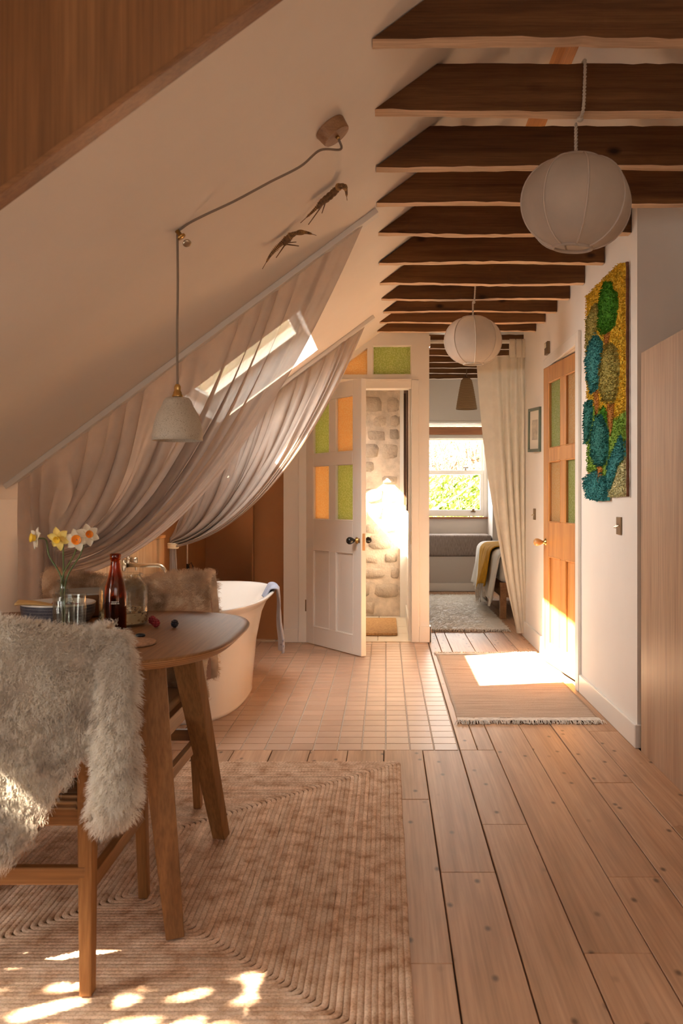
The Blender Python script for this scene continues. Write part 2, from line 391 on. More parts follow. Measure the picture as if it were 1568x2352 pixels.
for y in (YB-.1, 6.0, 7.1, 7.25, 7.6, 11.9): rr.append([(RIDGE_X, y, rslope(RIDGE_X, y)), (3.1, y, rslope(3.1, y)), (3.1, y, rslope(3.1, y)+.2), (RIDGE_X, y, rslope(RIDGE_X, y)+.25)])
for a, b in zip(rr[:-1], rr[1:]): mb.add(a+b, [(0, 1, 5, 4), (1, 2, 6, 5), (2, 3, 7, 6), (3, 0, 4, 7)])
mb.build('roof_slope', M_PLASTER, ceil, weld=True)
MB().prism([(.655, YB, slope(.655)-.002), (.70, YB, RIDGE_Z-.03), (.745, YB, slope(.655)-.002), (.745, YB, slope(.655)+.01), (.70, YB, RIDGE_Z-.001), (.655, YB, slope(.655)+.01)], (0, PART_Y-YB, 0)).build('ridge_board', M_ORANGE, ceil, label='orange pine board along the ridge')

# ------------------------------------------------------------------ walls
mb = MB()
KW = -1.70
for y0, y1, z0, z1 in ((YB, 1.25, 0, 1.2), (1.25, 1.85, 0, .50), (1.85, 5.9, 0, 1.2), (5.9, 8.6, 0, 1.27)):
    mb.box(KW-.12, KW, y0, y1, z0, z1)
mb.build('wall_left', M_WALL, label='low white knee wall under the sloping ceiling', cat='wall', kind='structure')
MB().box(3.08, 3.2, YB, 11.9, 0, 1.3).build('wall_right_knee', M_WALL, label='knee wall on the far side of the wardrobe', cat='wall', kind='structure')
# right-hand wall of the hall with the pine door
DY0, DY1, DZ = 5.37, 6.40, 2.04
mb = MB(); RW = .12
def wallprofile(y0, y1, z0, mb=mb):
    xa, xb = WALL_X, WALL_X+RW
    mb.prism([(xa, y0, z0), (xb, y0, z0), (xb, y0, rslope(xb)), (xa, y0, rslope(xa))], (0, y1-y0, 0))
wallprofile(4.11, DY0, 0); wallprofile(DY0, DY1, DZ); wallprofile(DY1, 7.50, 0)
mb.build('wall_right', M_WALL, label='white hall wall with the pine door and the wool hanging', cat='wall', kind='structure')
MB().prism([(WALL_X+RW, 4.11, 0), (3.08, 4.11, 0), (3.08, 4.11, rslope(3.08)), (WALL_X+RW, 4.11, rslope(WALL_X+RW))], (0, .1, 0)).build('wall_recess', M_WALL, label='shaded plain wall above and behind the pale oak wardrobe', cat='wall', kind='structure')
# partition with entrance door and fanlights
OX0, OX1, OZ = -.612, .200, 1.993
PT = .10
mb = MB(); y0 = PART_Y
def pp(pts): mb.prism([(x, y0, z) for x, z in pts], (0, PT, 0))
PS = lambda x: slope(x, PART_Y)
pp([(-.805, 0), (OX0, 0), (OX0, PS(OX0)), (-.805, PS(-.805))])
pp([(OX1, 0), (.34, 0), (.34, PS(.34)), (OX1, PS(OX1))])
zt0, zt1 = 2.105, 2.335       # fanlight row
pp([(OX0, OZ), (OX1, OZ), (OX1, zt0), (-.385, zt0), (-.385-.0, slope(-.385)), (OX0, slope(OX0))] if False else [(OX0, PS(OX0)), (OX0, OZ), (OX1, OZ), (OX1, zt0), (-.36, zt0), (-.36, PS(-.36))])
pp([(-.147, zt0), (-.105, zt0), (-.105, zt1), (-.147, zt1)])
pp([(-.36, zt0), (-.36, slope(-.36)), (-.036, slope(-.036)), (-.147, zt1-.004), (-.147, zt1-.03)] if False else [(-.36, PS(-.36)), (-.36, PS(-.36)-.045), (-.147, PS(-.147)-.045), (-.147, PS(-.147))])
pp([(-.147, zt1), (-.147, PS(-.147)), (.0, PS(0)), (OX1, PS(OX1)), (OX1, zt1)])
mb.build('wall_partition', M_TRIM, label='white partition with open entrance door and coloured fanlights', cat='wall', kind='structure')
# reveal linings and glass of the fanlights
tr = thing('window_fanlight', 'pair of green and amber obscured fanlights over the white door', 'window', (0, PART_Y, zt0), kind='structure')
MB().prism([(-.105, PART_Y+.05, zt0), (OX1, PART_Y+.05, zt0), (OX1, PART_Y+.05, zt1), (-.105, PART_Y+.05, zt1)], (0, .006, 0)).build('pane', M_GREENG, tr, label='green obscured pane')
MB().prism([(-.36, PART_Y+.05, zt0), (-.147, PART_Y+.05, zt0), (-.147, PART_Y+.05, PS(-.147)-.04), (-.36, PART_Y+.05, PS(-.36)-.04)], (0, .006, 0)).build('pane', M_AMBERG, tr, label='amber obscured pane with a sloping top')
b = MB()
for a, c in (((-.105, zt0), (OX1, zt0)), ((OX1, zt0), (OX1, zt1)), ((OX1, zt1), (-.105, zt1)), ((-.105, zt1), (-.105, zt0))):
    b.tube([(a[0], PART_Y+.035, a[1]), (c[0], PART_Y+.035, c[1])], .009, 6)
b.build('glazing_bead', M_TRIM, tr)
# architrave and lining of the entrance
ar = thing('trim_1', 'white moulded architrave round the open entrance door', 'door frame', (0, PART_Y, 0), kind='structure')
for nm, x0, x1, z0, z1 in (('jamb', OX0-.075, OX0, 0, OZ+.07), ('jamb', OX1, OX1+.06, 0, OZ+.07), ('head', OX0, OX1, OZ, OZ+.07)):
    MB().box(x0, x1, PART_Y-.018, PART_Y-.0005, z0, z1).build(nm, M_TRIM, ar, bevel=.006)
MB().box(OX0, OX1, PART_Y-.026, PART_Y-.018, OZ+.055, OZ+.075).build('moulding', M_TRIM, ar, bevel=.003)
MB().box(OX1-.022, OX1-.001, PART_Y+.04, PART_Y+.095, 0, OZ).build('stop', M_TRIM, ar, bevel=.003)
MB().box(OX1-.004, OX1-.0005, PART_Y+.01, PART_Y+.03, .77, .87).build('strike_plate', M_BRASS, ar)
MB().box(OX0, OX1, PART_Y+.0, PART_Y+.05, -.01, .006).build('threshold', M_CREAMTILE, ar)
# entrance lobby
MB().prism([(-1.06, 7.30, 0), (-.96, 7.30, 0), (-.96, 7.30, PS(-.96)), (-1.06, 7.30, PS(-1.06))], (0, 1.40, 0)).build('wall_lobby_left', M_WALL, label='white wall closing the entrance lobby beside the bath alcove', cat='wall', kind='structure')
MB().prism([(-.805, PART_Y+PT, 0), (-1.06, 7.295, 0), (-1.06, 7.299, 0), (-.80, PART_Y+PT+.03, 0)], (0, 0, PS(-.97))).build('wall_lobby_return', M_BROWN, label='terracotta painted wall end beside the white partition', cat='wall', kind='structure')
MB().prism([(.20, PART_Y+PT, 0), (.34, PART_Y+PT, 0), (.34, PART_Y+PT, PS(.34)), (.20, PART_Y+PT, PS(.20))], (0, YE-PART_Y-PT, 0)).build('wall_lobby_right', M_WALL, label='white wall between entrance lobby and bedroom', cat='wall', kind='structure')
MB().box(.135, .20, 8.62, 8.7, 0, 2.45).build('trim_2', M_TRIM, label='white plastered corner strip beside the rubble stone wall', cat='trim', kind='structure')
# alcove behind the bath
MB().prism([(-1.72, 8.5, 0), (-1.06, 8.5, 0), (-1.06, 8.5, PS(-1.06)), (-1.72, 8.5, PS(-1.72))], (0, .1, 0)).build('wall_alcove', M_BROWN, label='terracotta painted wall behind the white bath', cat='wall', kind='structure')
MB().box(-1.066, -1.061, PART_Y+PT, 8.5, 0, PS(-1.066)-.005).build('wall_alcove_side', M_BROWN, label='terracotta painted side of the bath alcove', cat='wall', kind='structure')
MB().box(-1.698, -1.693, 6.35, 8.5, 0, 1.12).build('wall_alcove_knee', M_BROWN, label='terracotta painted knee wall beyond the bath', cat='wall', kind='structure')
MB().box(-1.69, -1.067, 8.482, 8.499, 0, .10).build('baseboard_alcove', M_BROWN, label='terracotta baseboard at the end of the bath alcove', cat='baseboard', kind='structure', bevel=.004)
# rubble stone wall
M_MORTAR = plain('lime_mortar', (.62, .52, .42), .95, nscale=9, namt=.25, bump=.9, bscale=45)
t_ = NT('rubble_stone'); v_ = t_.coords(jitter=True)
c_ = t_.ramp(t_.noise(v_, 7, 6, .65), [(.25, (.30, .25, .215)), (.42, (.52, .42, .33)), (.65, (.62, .52, .41)), (.8, (.46, .31, .21))])
t_.base(t_.tint_random(c_, .2), .95); t_.bump(t_.noise(v_, 28, 8, .7), 1.0, .02); M_STONE = t_.m
stone = MB().box(-1.09, .14, 8.7, 8.95, 0, PS(.14)+.02).build('wall_stone', M_MORTAR, label='sunlit rubble stone wall at the back of the entrance lobby', cat='wall', kind='structure')
z = .01; rnd = random.Random(11)
while z < 2.42:
    h = rnd.uniform(.09, .2); x = -1.07+rnd.uniform(0, .05)
    while x < .10:
        w = rnd.uniform(.10, .30); x2 = min(x+w, .135)
        if x2-x > .05 and z+h < slope(x)+.02 and rnd.random() < .86:
            n = 9; cx, cz = (x+x2)/2, z+h/2+rnd.uniform(-.01, .01); pts = []
            for k in range(n):
                a = 2*PI*k/n+rnd.uniform(-.2, .2); sx = abs(math.cos(a))**.45*math.copysign(1, math.cos(a)); sz = abs(math.sin(a))**.45*math.copysign(1, math.sin(a))
                q = rnd.uniform(.80, 1.0); pts.append((cx+sx*(x2-x)/2*q*.98, cz+sz*h/2*q*.98))
            pr = rnd.uniform(.003, .012)
            V = [(px_, 8.705, pz_) for px_, pz_ in pts]+[(cx+(px_-cx)*.86, 8.70-pr+rnd.uniform(-.004, .004), cz+(pz_-cz)*.84) for px_, pz_ in pts]+[(cx, 8.70-pr-.004, cz)]
            F = [(k, (k+1) % n, n+(k+1) % n, n+k) for k in range(n)]+[(n+k, n+(k+1) % n, 2*n) for k in range(n)]
            MB().add(V, F).build('stone', M_STONE, stone, smooth=True)
        x = x2+rnd.uniform(.008, .03)
    z += h+rnd.uniform(.006, .022)
# bedroom end wall with window recess
RX0, RX1, RZ1 = .40, 1.30, 2.06
mb = MB(); mb.box(.20, RX0, YE, YE+.1, 0, 2.4); mb.box(RX1, 3.1, YE, YE+.1, 0, 1.2)
mb.prism([(RX1, YE, 1.2), (3.1, YE, 1.2), (3.1, YE, 1.32), (RX1, YE, rslope(RX1, YE))], (0, .1, 0)); mb.box(RX0, RX1, YE, YE+.1, RZ1, 2.40)
mb.prism([(.2, YE, 2.4), (RX1, YE, 2.4), (RX1, YE, rslope(RX1, YE)), (.7, YE, slope(.7, YE)), (.2, YE, slope(.2, YE))], (0, .1, 0))
mb.box(RX0-.1, RX0, YE+.1, 11.65, 0, RZ1+.1); mb.box(RX1, RX1+.1, YE+.1, 11.65, 0, RZ1+.1); mb.box(RX0, RX1, YE+.1, 11.65, RZ1, RZ1+.1); mb.box(RX0, RX1, 11.58, 11.65, 0, .87)
mb.box(RX0, RX1, YE+.02, 11.58, 0, .42)
mb.build('wall_bedroom', plain('backlit_wall_shade', (.58, .52, .47), .65), label='bedroom end wall with window seat recess', cat='wall', kind='structure')  # shade of the wall against the window light is put into this grey
MB().box(RX0, RX1+.3, YE-.016, YE-.001, 0, .10).build('baseboard_bedroom', M_TRIM, label='white baseboard under the bedroom window seat', cat='baseboard', kind='structure', bevel=.004)
MB().box(2.5, 2.6, 7.3, YE, 0, rslope(2.5)).build('wall_bedroom_side', M_WALL, label='bedroom side wall beyond the bed', cat='wall', kind='structure')
MB().prism([(WALL_X+RW, 7.40, 0), (3.1, 7.40, 0), (3.1, 7.40, rslope(3.1)), (WALL_X+RW, 7.40, rslope(WALL_X+RW))], (0, .1, 0)).build('wall_bedroom_front', M_WALL, label='wall between bedroom and the room behind the pine door', cat='wall', kind='structure')
# room behind the pine door is closed by its own wall
MB().box(2.6, 2.7, 4.21, 7.4, 0, rslope(2.6)).build('wall_store', M_WALL, label='wall of the small room behind the pine door', cat='wall', kind='structure')
# gable behind the camera; its window opening is added for fill light
mb = MB(); y0 = YB
mb.box(KW-.12, -.5, y0-.1, y0, 0, 1.2); mb.box(-.5, 1.9, y0-.1, y0, 0, .75); mb.box(1.9, 3.1, y0-.1, y0, 0, 1.3)
mb.prism([(KW-.12, y0, 1.2), (-.5, y0, 1.2), (-.5, y0, slope(-.5)), (KW-.12, y0, slope(KW-.12)+.1)], (0, -.1, 0)); mb.prism([(1.9, y0, 1.3), (3.1, y0, 1.3), (3.1, y0, 1.4), (1.9, y0, rslope(1.9))], (0, -.1, 0))
mb.prism([(-.5, y0, 2.05), (1.9, y0, 2.05), (1.9, y0, 2.1), (RIDGE_X, y0, RIDGE_Z), (-.5, y0, 2.1)], (0, -.1, 0))
mb.build('wall_gable', M_WALL, label='gable wall with an added wide opening for fill light', cat='wall', kind='structure')
wg = thing('window_gable_added', 'added wide white casement window for fill light in the unseen gable', 'window', (.7, YB-.05, .75), kind='structure')
for x0, x1, z0, z1 in ((-.5, 1.9, .75, .81), (-.5, 1.9, 1.99, 2.05), (-.5, -.44, .81, 1.99), (1.84, 1.9, .81, 1.99), (.67, .73, .81, 1.99)):
    MB().box(x0, x1, YB-.08, YB-.03, z0, z1).build('frame_bar', M_TRIM, wg, bevel=.004)

# baseboards
b = MB(); b.box(WALL_X-.016, WALL_X-.0005, 4.10, DY0-.09, 0, .105); b.build('baseboard_right', M_TRIM, label='white baseboard below the wool wall hanging', cat='baseboard', kind='structure', bevel=.005)
MB().box(WALL_X-.016, WALL_X-.0005, DY1+.09, 7.50, 0, .125).build('baseboard_right_far', M_TRIM, label='white baseboard between pine door and cream curtain', cat='baseboard', kind='structure', bevel=.005)
MB().box(WALL_X-.014, WALL_X+.02, 4.094, 4.109, 0, .105).build('baseboard_end', M_TRIM, label='baseboard return at the wall end beside the oak wardrobe', cat='baseboard', kind='structure', bevel=.003)
MB().box(-.805, OX0-.075, PART_Y-.016, PART_Y-.0005, 0, .105).build('baseboard_partition', M_TRIM, label='white baseboard between bath alcove and entrance door', cat='baseboard', kind='structure', bevel=.005)
MB().box(OX1+.06, .355, PART_Y-.016, PART_Y-.0005, 0, .125).box(.3405, .355, PART_Y-.016, PART_Y+.09, 0, .125).build('baseboard_post', M_TRIM, label='white baseboard wrapping the partition end by the hall', cat='baseboard', kind='structure', bevel=.004)
MB().box(.184, .1995, PART_Y+PT, 8.6, 0, .12).build('baseboard_lobby', M_TRIM, label='white baseboard in the entrance lobby below the dark frame', cat='baseboard', kind='structure', bevel=.004)
# architrave of the pine door
ar = thing('trim_3', 'white architrave round the varnished pine door', 'door frame', (WALL_X, (DY0+DY1)/2, 0), kind='structure')
for nm, a, c, z0, z1 in (('jamb', DY0-.085, DY0, 0, DZ+.075), ('jamb', DY1, DY1+.085, 0, DZ+.075), ('head', DY0, DY1, DZ, DZ+.075)):
    MB().box(WALL_X-.02, WALL_X-.0005, a, c, z0, z1).build(nm, M_TRIM, ar, bevel=.006)

# ------------------------------------------------------------------ roof windows
def roof_window(name, h, label):
    x0, x1, y0, y1 = h; r = thing(name, label, 'window', on_slope((x0+x1)/2, (y0+y1)/2, -.1), kind='structure'); dx = .05/1.246
    def bar(xa, xb, ya, yb):
        P = [on_slope(xa, ya, -.15), on_slope(xb, ya, -.15), on_slope(xb, yb, -.15), on_slope(xa, yb, -.15)]
        MB().prism(P, -NIN*.05).build('frame_bar', M_TRIM, r, bevel=.004)
    bar(x0, x0+dx, y0, y1); bar(x1-dx, x1, y0, y1); bar(x0+dx, x1-dx, y0, y0+.05); bar(x0+dx, x1-dx, y1-.05, y1)
    P = [on_slope(x0+dx, y0+.05, -.175), on_slope(x1-dx, y0+.05, -.175), on_slope(x1-dx, y1-.05, -.175), on_slope(x0+dx, y1-.05, -.175)]
    MB().prism(P, -NIN*.004).build('pane', M_CLEAR, r)
    return r
rw = roof_window('window_2', HOLES[1], 'roof window in the slope above the bath')
P = [on_slope(-.50, 5.30, .0), on_slope(-.395, 5.30, .0), on_slope(-.395, 5.46, .0), on_slope(-.50, 5.46, .0)]
roof_window('window_alcove_added', HOLES[0], 'small roof window added in the slope to brighten the bath alcove')  # unseen opening added so the alcove gets bounced light
roof_window('window_3', HOLES[2], 'roof window in the slope over the entrance lobby')
wk = thing('window_4', 'low window in the knee wall beside the dining table', 'window', (KW-.06, 1.55, .5), kind='structure')
for y0, y1, z0, z1 in ((1.25, 1.85, .50, .54), (1.25, 1.29, .54, 1.1), (1.81, 1.85, .54, 1.1)):
    MB().box(KW-.09, KW-.04, y0, y1, z0, z1).build('frame_bar', M_TRIM, wk, bevel=.003)

# ------------------------------------------------------------------ bedroom sash window
ws = thing('window_1', 'white sash window over the bedroom window seat', 'window', ((RX0+RX1)/2, 11.6, .87), kind='structure')
GY = 11.62
def wbar(nm, x0, x1, y0, y1, z0, z1, m=M_TRIM): return MB().box(x0, x1, y0, y1, z0, z1).build(nm, m, ws, bevel=.004)
wbar('frame_bar', RX0, RX0+.05, GY-.05, GY+.03, .87, 1.99); wbar('frame_bar', RX1-.05, RX1, GY-.05, GY+.03, .87, 1.99); wbar('frame_bar', RX0+.05, RX1-.05, GY-.05, GY+.03, 1.87, 1.99)
wbar('lower_rail', RX0+.05, RX1-.05, GY-.035, GY, .905, .985); wbar('meeting_rail', RX0+.05, RX1-.05, GY-.045, GY+.02, 1.435, 1.49)
wbar('stile', RX1-.095, RX1-.05, GY-.035, GY, .985, 1.435); wbar('stile', RX0+.05, RX0+.095, GY-.035, GY, .985, 1.435)
wbar('stile', RX1-.085, RX1-.05, GY, GY+.02, 1.49, 1.87); wbar('stile', RX0+.05, RX0+.085, GY, GY+.02, 1.49, 1.87)
wbar('sill', RX0, RX1, GY-.07, GY+.03, .87, .895, M_REDWOOD)
MB().box(RX0+.095, RX1-.095, GY-.02, GY-.016, .985, 1.435).build('pane', M_CLEAR, ws); MB().box(RX0+.085, RX1-.085, GY+.008, GY+.012, 1.49, 1.87).build('pane', M_CLEAR, ws)
MB().lathe([(0, 0), (.018, 0), (.018, .012), (.008, .016), (.008, .03), (0, .03)], (1.02, GY-.02, 1.49)).box(.985, 1.055, GY-.03, GY-.01, 1.518, 1.53).build('sash_catch', M_BRONZE, ws, bevel=.002)
MB().box(1.10, 1.13, GY-.055, GY-.035, .96, 1.0).box(1.085, 1.145, GY-.05, GY-.037, .955, .968).build('sash_lift', M_BRONZE, ws, bevel=.002)
wbar('lintel_board', RX0, RX1, YE+.3, YE+.34, 1.93, 2.03, M_REDWOOD)
MB().box(RX0, RX1, YE+.32, YE+.33, 1.885, 1.93).build('roller_blind', plain('grey_blind', (.45, .40, .35), .8), ws)
wbar('lintel_moulding', RX0-.04, RX1+.04, YE-.012, YE-.0005, 2.045, 2.068)
# ------------------------------------------------------------------ ceiling joists
def joist(y, zb, xr, h=.148, t=.055, label='', mirror=False, xl=None, group='old joists across the loft ceiling'):
    zt = zb+h; mb = MB(); n = 26; rnd = random.Random(int(y*1000)); rows_ = []
    xl_b = (zb-SZ0-rise(y))/SL+.004 if xl is None else xl; xl_t = (zt-SZ0-rise(y))/SL+.004 if xl is None else xl
    xr_b = RIDGE_X+(RIDGE_Z-zb)/SL-.004 if xr is None else xr; xr_t = RIDGE_X+(RIDGE_Z-zt)/SL-.004 if xr is None else xr
    for i in range(n+1):
        u = i/n; xb = lerp(xl_b, xr_b, u); xt = lerp(xl_t, xr_t, u); e = 0 if i in (0, n) else 1
        j = lambda a: rnd.uniform(-a, a)*e
        sag = .004*math.sin(u*PI*2+y*5)
        rows_.append([(xb, y+j(.002), zb+sag+j(.0025)), (xb, y+t+j(.002), zb+sag+j(.002)), (xt, y+t, zt), (xt, y+j(.001), zt+j(.002))])
    V = [p for r in rows_ for p in r]; mb.v = [Vector(p) for p in V]
    for i in range(n):
        a, b = i*4, i*4+4
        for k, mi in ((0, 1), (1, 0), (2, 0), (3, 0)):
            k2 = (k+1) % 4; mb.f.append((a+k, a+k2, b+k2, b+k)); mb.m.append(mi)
    mb.f += [(3, 2, 1, 0), (n*4, n*4+1, n*4+2, n*4+3)]; mb.m += [0, 0]
    return mb.build('ceiling_joist', [M_BEAM, M_SAWN_LIT], label=label, cat='beam', group=group)
J = 'dark rough-sawn joist '
for y, zb, xr, lb in ((2.42, 2.36, None, 'nearest the hanging oak panel'), (2.87, 2.36, None, 'with the cord of the wardrobe lantern tied over it'), (3.35, 2.36, None, 'next beyond the one carrying the wardrobe lantern'), (3.76, 2.358, None, 'over the end of the wardrobe, last before the hall wall'),
                  (4.20, 2.36, 1.137, 'first to end at the hall wall from the wardrobe'), (4.71, 2.36, 1.137, 'second to end at the hall wall from the wardrobe'), (5.18, 2.36, 1.137, 'third to end at the hall wall from the wardrobe'), (5.60, 2.366, 1.137, 'with the cord of the hall lantern tied over it'),
                  (6.02, 2.376, 1.137, 'next beyond the one carrying the hall lantern'), (6.46, 2.386, 1.137, 'second beyond the one carrying the hall lantern'), (6.87, 2.40, 1.137, 'last before the white partition and its fanlights')):
    joist(y, zb, xr, label=J+lb)
for y, lb in ((7.68, 'first'), (8.03, 'second'), (8.41, 'third'), (8.82, 'fourth'), (9.17, 'fifth'), (9.57, 'sixth')):
    joist(y, 2.40, 1.75, .12, .05, lb+' dark bedroom ceiling joist counted from the white curtain rod', xl=.345, group='joists across the bedroom ceiling')

# ------------------------------------------------------------------ panelled doors
def door_leaf(name, label, w, h, mframe, mpanel, panes, face, knobmat, rosemat, loc, rotz):
    d = thing(name, label, 'door', loc, rotz, kind='structure'); T = .042; z0 = .008
    st = .115*w/.785; mu = .105*w/.785; cols_ = [(st, w/2-mu/2), (w/2+mu/2, w-st)]
    zb = [(.15, .73), (.975, 1.375), (1.475, h-.115)]
    def add(nm, x0, x1, za, zc): MB().box(x0, x1, -T/2, T/2, za, zc).build(nm, mframe, d, local=True, bevel=.0025, segs=1)
    add('stile', 0, st, z0, h); add('stile', w-st, w, z0, h)
    for za, zc in ((z0, .15), (.73, .975), (1.375, 1.475), (h-.115, h)): add('rail', st, w-st, za, zc)
    for za, zc in zb: add('muntin', w/2-mu/2, w/2+mu/2, za, zc)
    for ci, (xa, xb) in enumerate(cols_):
        for ri, (za, zc) in enumerate(zb):
            if ri == 0:
                MB().box(xa, xb, -.008, .008, za, zc).build('panel', mpanel, d, local=True)
            else:
                MB().box(xa, xb, -.003, .003, za, zc).build('pane', panes[ci][ri-1], d, local=True)
            b = MB(); r = .011
            for s_ in (-1, 1):
                for (ax, az), (bx, bz) in (((xa, za), (xb, za)), ((xb, za), (xb, zc)), ((xb, zc), (xa, zc)), ((xa, zc), (xa, za))):
                    ix = .006; cx, cz = (xa+xb)/2, (za+zc)/2
                    f = lambda x, z: (x+math.copysign(-ix, x-cx), s_*.014, z+math.copysign(-ix, z-cz))
                    b.tube([f(ax, az), f(bx, bz)], r*.8, 6)
            b.build('moulding', mframe if ri else mpanel, d, local=True)
    kx = w-.055; kz = .83; s_ = face
    MB().lathe([(0, 0), (.024, 0), (.024, .004), (.012, .01), (.010, .02)], (kx, s_*T/2, kz), (0, s_, 0), 20).build('knob_rose', rosemat, d, local=True, smooth=True)
    MB().lathe([(.009, .018), (.013, .026), (.020, .038), (.0265, .055), (.026, .070), (.017, .082), (0, .086)], (kx, s_*T/2, kz), (0, s_, 0), 20).build('knob', knobmat, d, local=True, smooth=True)
    MB().lathe([(0, 0), (.024, 0), (.024, .004), (.012, .01), (.012, .03), (.024, .05), (.02, .07), (0, .075)], (kx, -s_*T/2, kz), (0, -s_, 0), 16).build('knob', knobmat, d, local=True, smooth=True)
    MB().box(w-.0005, w+.0012, -.011, .011, kz-.07, kz+.05).build('latch_plate', M_NICKEL, d, local=True, bevel=.0008, segs=1)
    for hz in (.25, h-.25): MB().lathe([(0, 0), (.006, 0), (.006, .09), (0, .09)], (-.003, -s_*0+s_*T/2, hz), (0, 0, 1), 10).build('hinge', M_BRONZE, d, local=True)
    return d
wd = door_leaf('door_1', 'white panelled entrance door with green and amber panes, standing open', .785, 1.985, M_TRIM, M_TRIM, [(M_AMBERG, M_GREENG), (M_GREENG, M_AMBERG)], -1, M_BLACK, M_BRASS, (-.606, 7.085, 0), math.radians(-55.2))
MB().ball((.785-.022, -.024, .83), .012, 10, 6, (.7, .4, 1.6)).build('escutcheon', M_BRONZE, wd, local=True, smooth=True)
M_KNOBW = plain('turned_wood_knob', (.50, .25, .09), .3)
pd = door_leaf('door_2', 'varnished pine door with green and amber panes, slightly ajar', .90, 2.03, M_DOORWOOD, M_DOORWOOD, [(M_GREENG, M_AMBERG), (M_AMBERG, M_GREENG)], 1, M_KNOBW, M_BRASS, (1.206, 5.39, 0), math.radians(95.9))

# ------------------------------------------------------------------ oak bulkhead on the slope, oak wardrobe
bk = thing('oak_bulkhead', 'dark oak veneered panel hanging along the sloping ceiling', 'panel', (-.4, 1.47, 1.6))
yb0, yb1, off = 1.45, 1.49, .31
MB().prism([(-1.25, yb0, slope(-1.25)-off), (.55, yb0, slope(.55)-off), (.55, yb0, slope(.55)-.002), (-1.25, yb0, slope(-1.25)-.002)], (0, .034, 0)).build('face_panel', M_VENEERD, bk)
a = Vector((-1.25, yb0-.002, slope(-1.25)-off-.004)); b_ = Vector((.55, yb0-.002, slope(.55)-off-.004))
MB().prism([a, b_, b_+Vector((0, 0, .012)), a+Vector((0, 0, .012))], (0, .044, 0)).build('lipping', M_OAKEDGE, bk, bevel=.002)
wr = thing('oak_wardrobe', 'pale oak veneered wardrobe side standing against the hall wall end', 'wardrobe', (1.43, 2.6, 0))
MB().box(1.139, 1.159, 1.2, 4.045, .0, 1.78).build('side_panel', M_VENEER, wr, bevel=.001, segs=1)
for y_ in (4.02, 1.2): MB().box(1.159, 1.72, y_, y_+.02, 0, 1.775).build('end_panel', M_VENEER, wr)
MB().box(1.159, 1.72, 1.22, 4.02, 1.755, 1.775).build('top_panel', M_VENEER, wr)
MB().box(1.70, 1.72, 1.22, 4.02, .08, 1.755).build('door', M_VENEER, wr)

# ------------------------------------------------------------------ bath and its corner
bath = thing('bath', 'white freestanding bath with rolled rim on the clay tiles', 'bath', (-1.05, 5.12, 0))
secs = [(0, .262, .60), (.012, .270, .61), (.03, .268, .608), (.30, .292, .68), (.46, .322, .745), (.53, .352, .79), (.56, .382, .83), (.575, .397, .848), (.583, .40, .85), (.588, .392, .842), (.584, .378, .826), (.56, .355, .80), (.45, .315, .735), (.25, .275, .64), (.16, .235, .57), (.125, .16, .45), (.12, .02, .05)]
def bsec(u, v):
    k = v*(len(secs)-1); i = min(int(k), len(secs)-2); f = k-i; z, hw, hl = [lerp(secs[i][q], secs[i+1][q], f) for q in range(3)]
    a = 2*PI*u; e = 2/2.5; c, s = math.cos(a), math.sin(a)
    return (-1.05+hw*math.copysign(abs(c)**e, c), 5.12+hl*math.copysign(abs(s)**e, s), z)
o = MB().grid(bsec, 72, (len(secs)-1)*2, closed_u=True).build('tub', M_ENAMEL, bath, smooth=True)
MB().lathe([(0, 0), (.03, 0), (.03, .006), (0, .008)], (-1.05, 5.3, .121), (0, 0, 1), 16).build('drain', M_NICKEL, bath, smooth=True)
M_PLYWOOD = wood('burl_plywood', (.50, .29, .14), (.62, .39, .21), (.70, .47, .28), 'Z', .5, 2.2, 3.0, .05, .3, 0)
pn = thing('plywood_boxing', 'low plywood boxing on the knee wall behind the bath taps', 'panel', (-1.59, 5.2, 0))
MB().box(-1.698, -1.492, 4.25, 6.10, 0, .865).build('face', M_PLYWOOD, pn, bevel=.002, segs=1)
MB().box(-1.698, -1.485, 4.24, 6.11, .866, .884).build('ledge', plain('plywood_ledge', (.58, .30, .12), .45), pn, bevel=.002, segs=1)
tp = thing('bath_tap', 'brushed nickel wall-mounted spout and lever over the bath', 'tap', (-1.49, 5.15, .75))
path = [(-1.49, 5.15, .75), (-1.33, 5.15, .75)]+[(-1.30+.045*math.sin(a), 5.15, .705+.045*math.cos(a)) for a in [k*PI/12 for k in range(7)]]+[(-1.255, 5.15, .675)]
MB().tube(path, .0115, 14).build('spout', M_NICKEL, tp, smooth=True)
MB().lathe([(0, 0), (.034, 0), (.034, .006), (.014, .008), (.014, .02)], (-1.491, 5.15, .75), (1, 0, 0), 24).build('spout_plate', M_NICKEL, tp, smooth=True)
MB().lathe([(0, 0), (.030, 0), (.030, .006), (.012, .008), (.012, .018), (.0165, .02), (.0165, .052), (0, .053)], (-1.491, 5.235, .775), (1, 0, 0), 24).build('valve', M_NICKEL, tp, smooth=True)
MB().tube([(-1.445, 5.235, .765), (-1.445, 5.235, .715)], .005, 8).build('lever', M_NICKEL, tp, smooth=True)
lf = thing('alcove_lamp_holder', 'small black lamp holder hanging on a white flex beyond the bath', 'lamp', (-1.53, 7.0, .56))
MB().tube([(-1.535, 7.0, .60), (-1.535, 7.0, 1.18)], .006, 8).build('flex', M_TRIM, lf, smooth=True)
MB().lathe([(0, .04), (.012, .04), (.014, .0), (.035, -.005), (.036, -.03), (0, -.03)], (-1.53, 7.0, .585), (0, 0, 1), 16).tube([(-1.525, 7.0, .61), (-1.505, 7.0, .635), (-1.49, 7.0, .60), (-1.492, 7.0, .57)], .004, 8).build('holder', M_BLACK, lf, smooth=True)
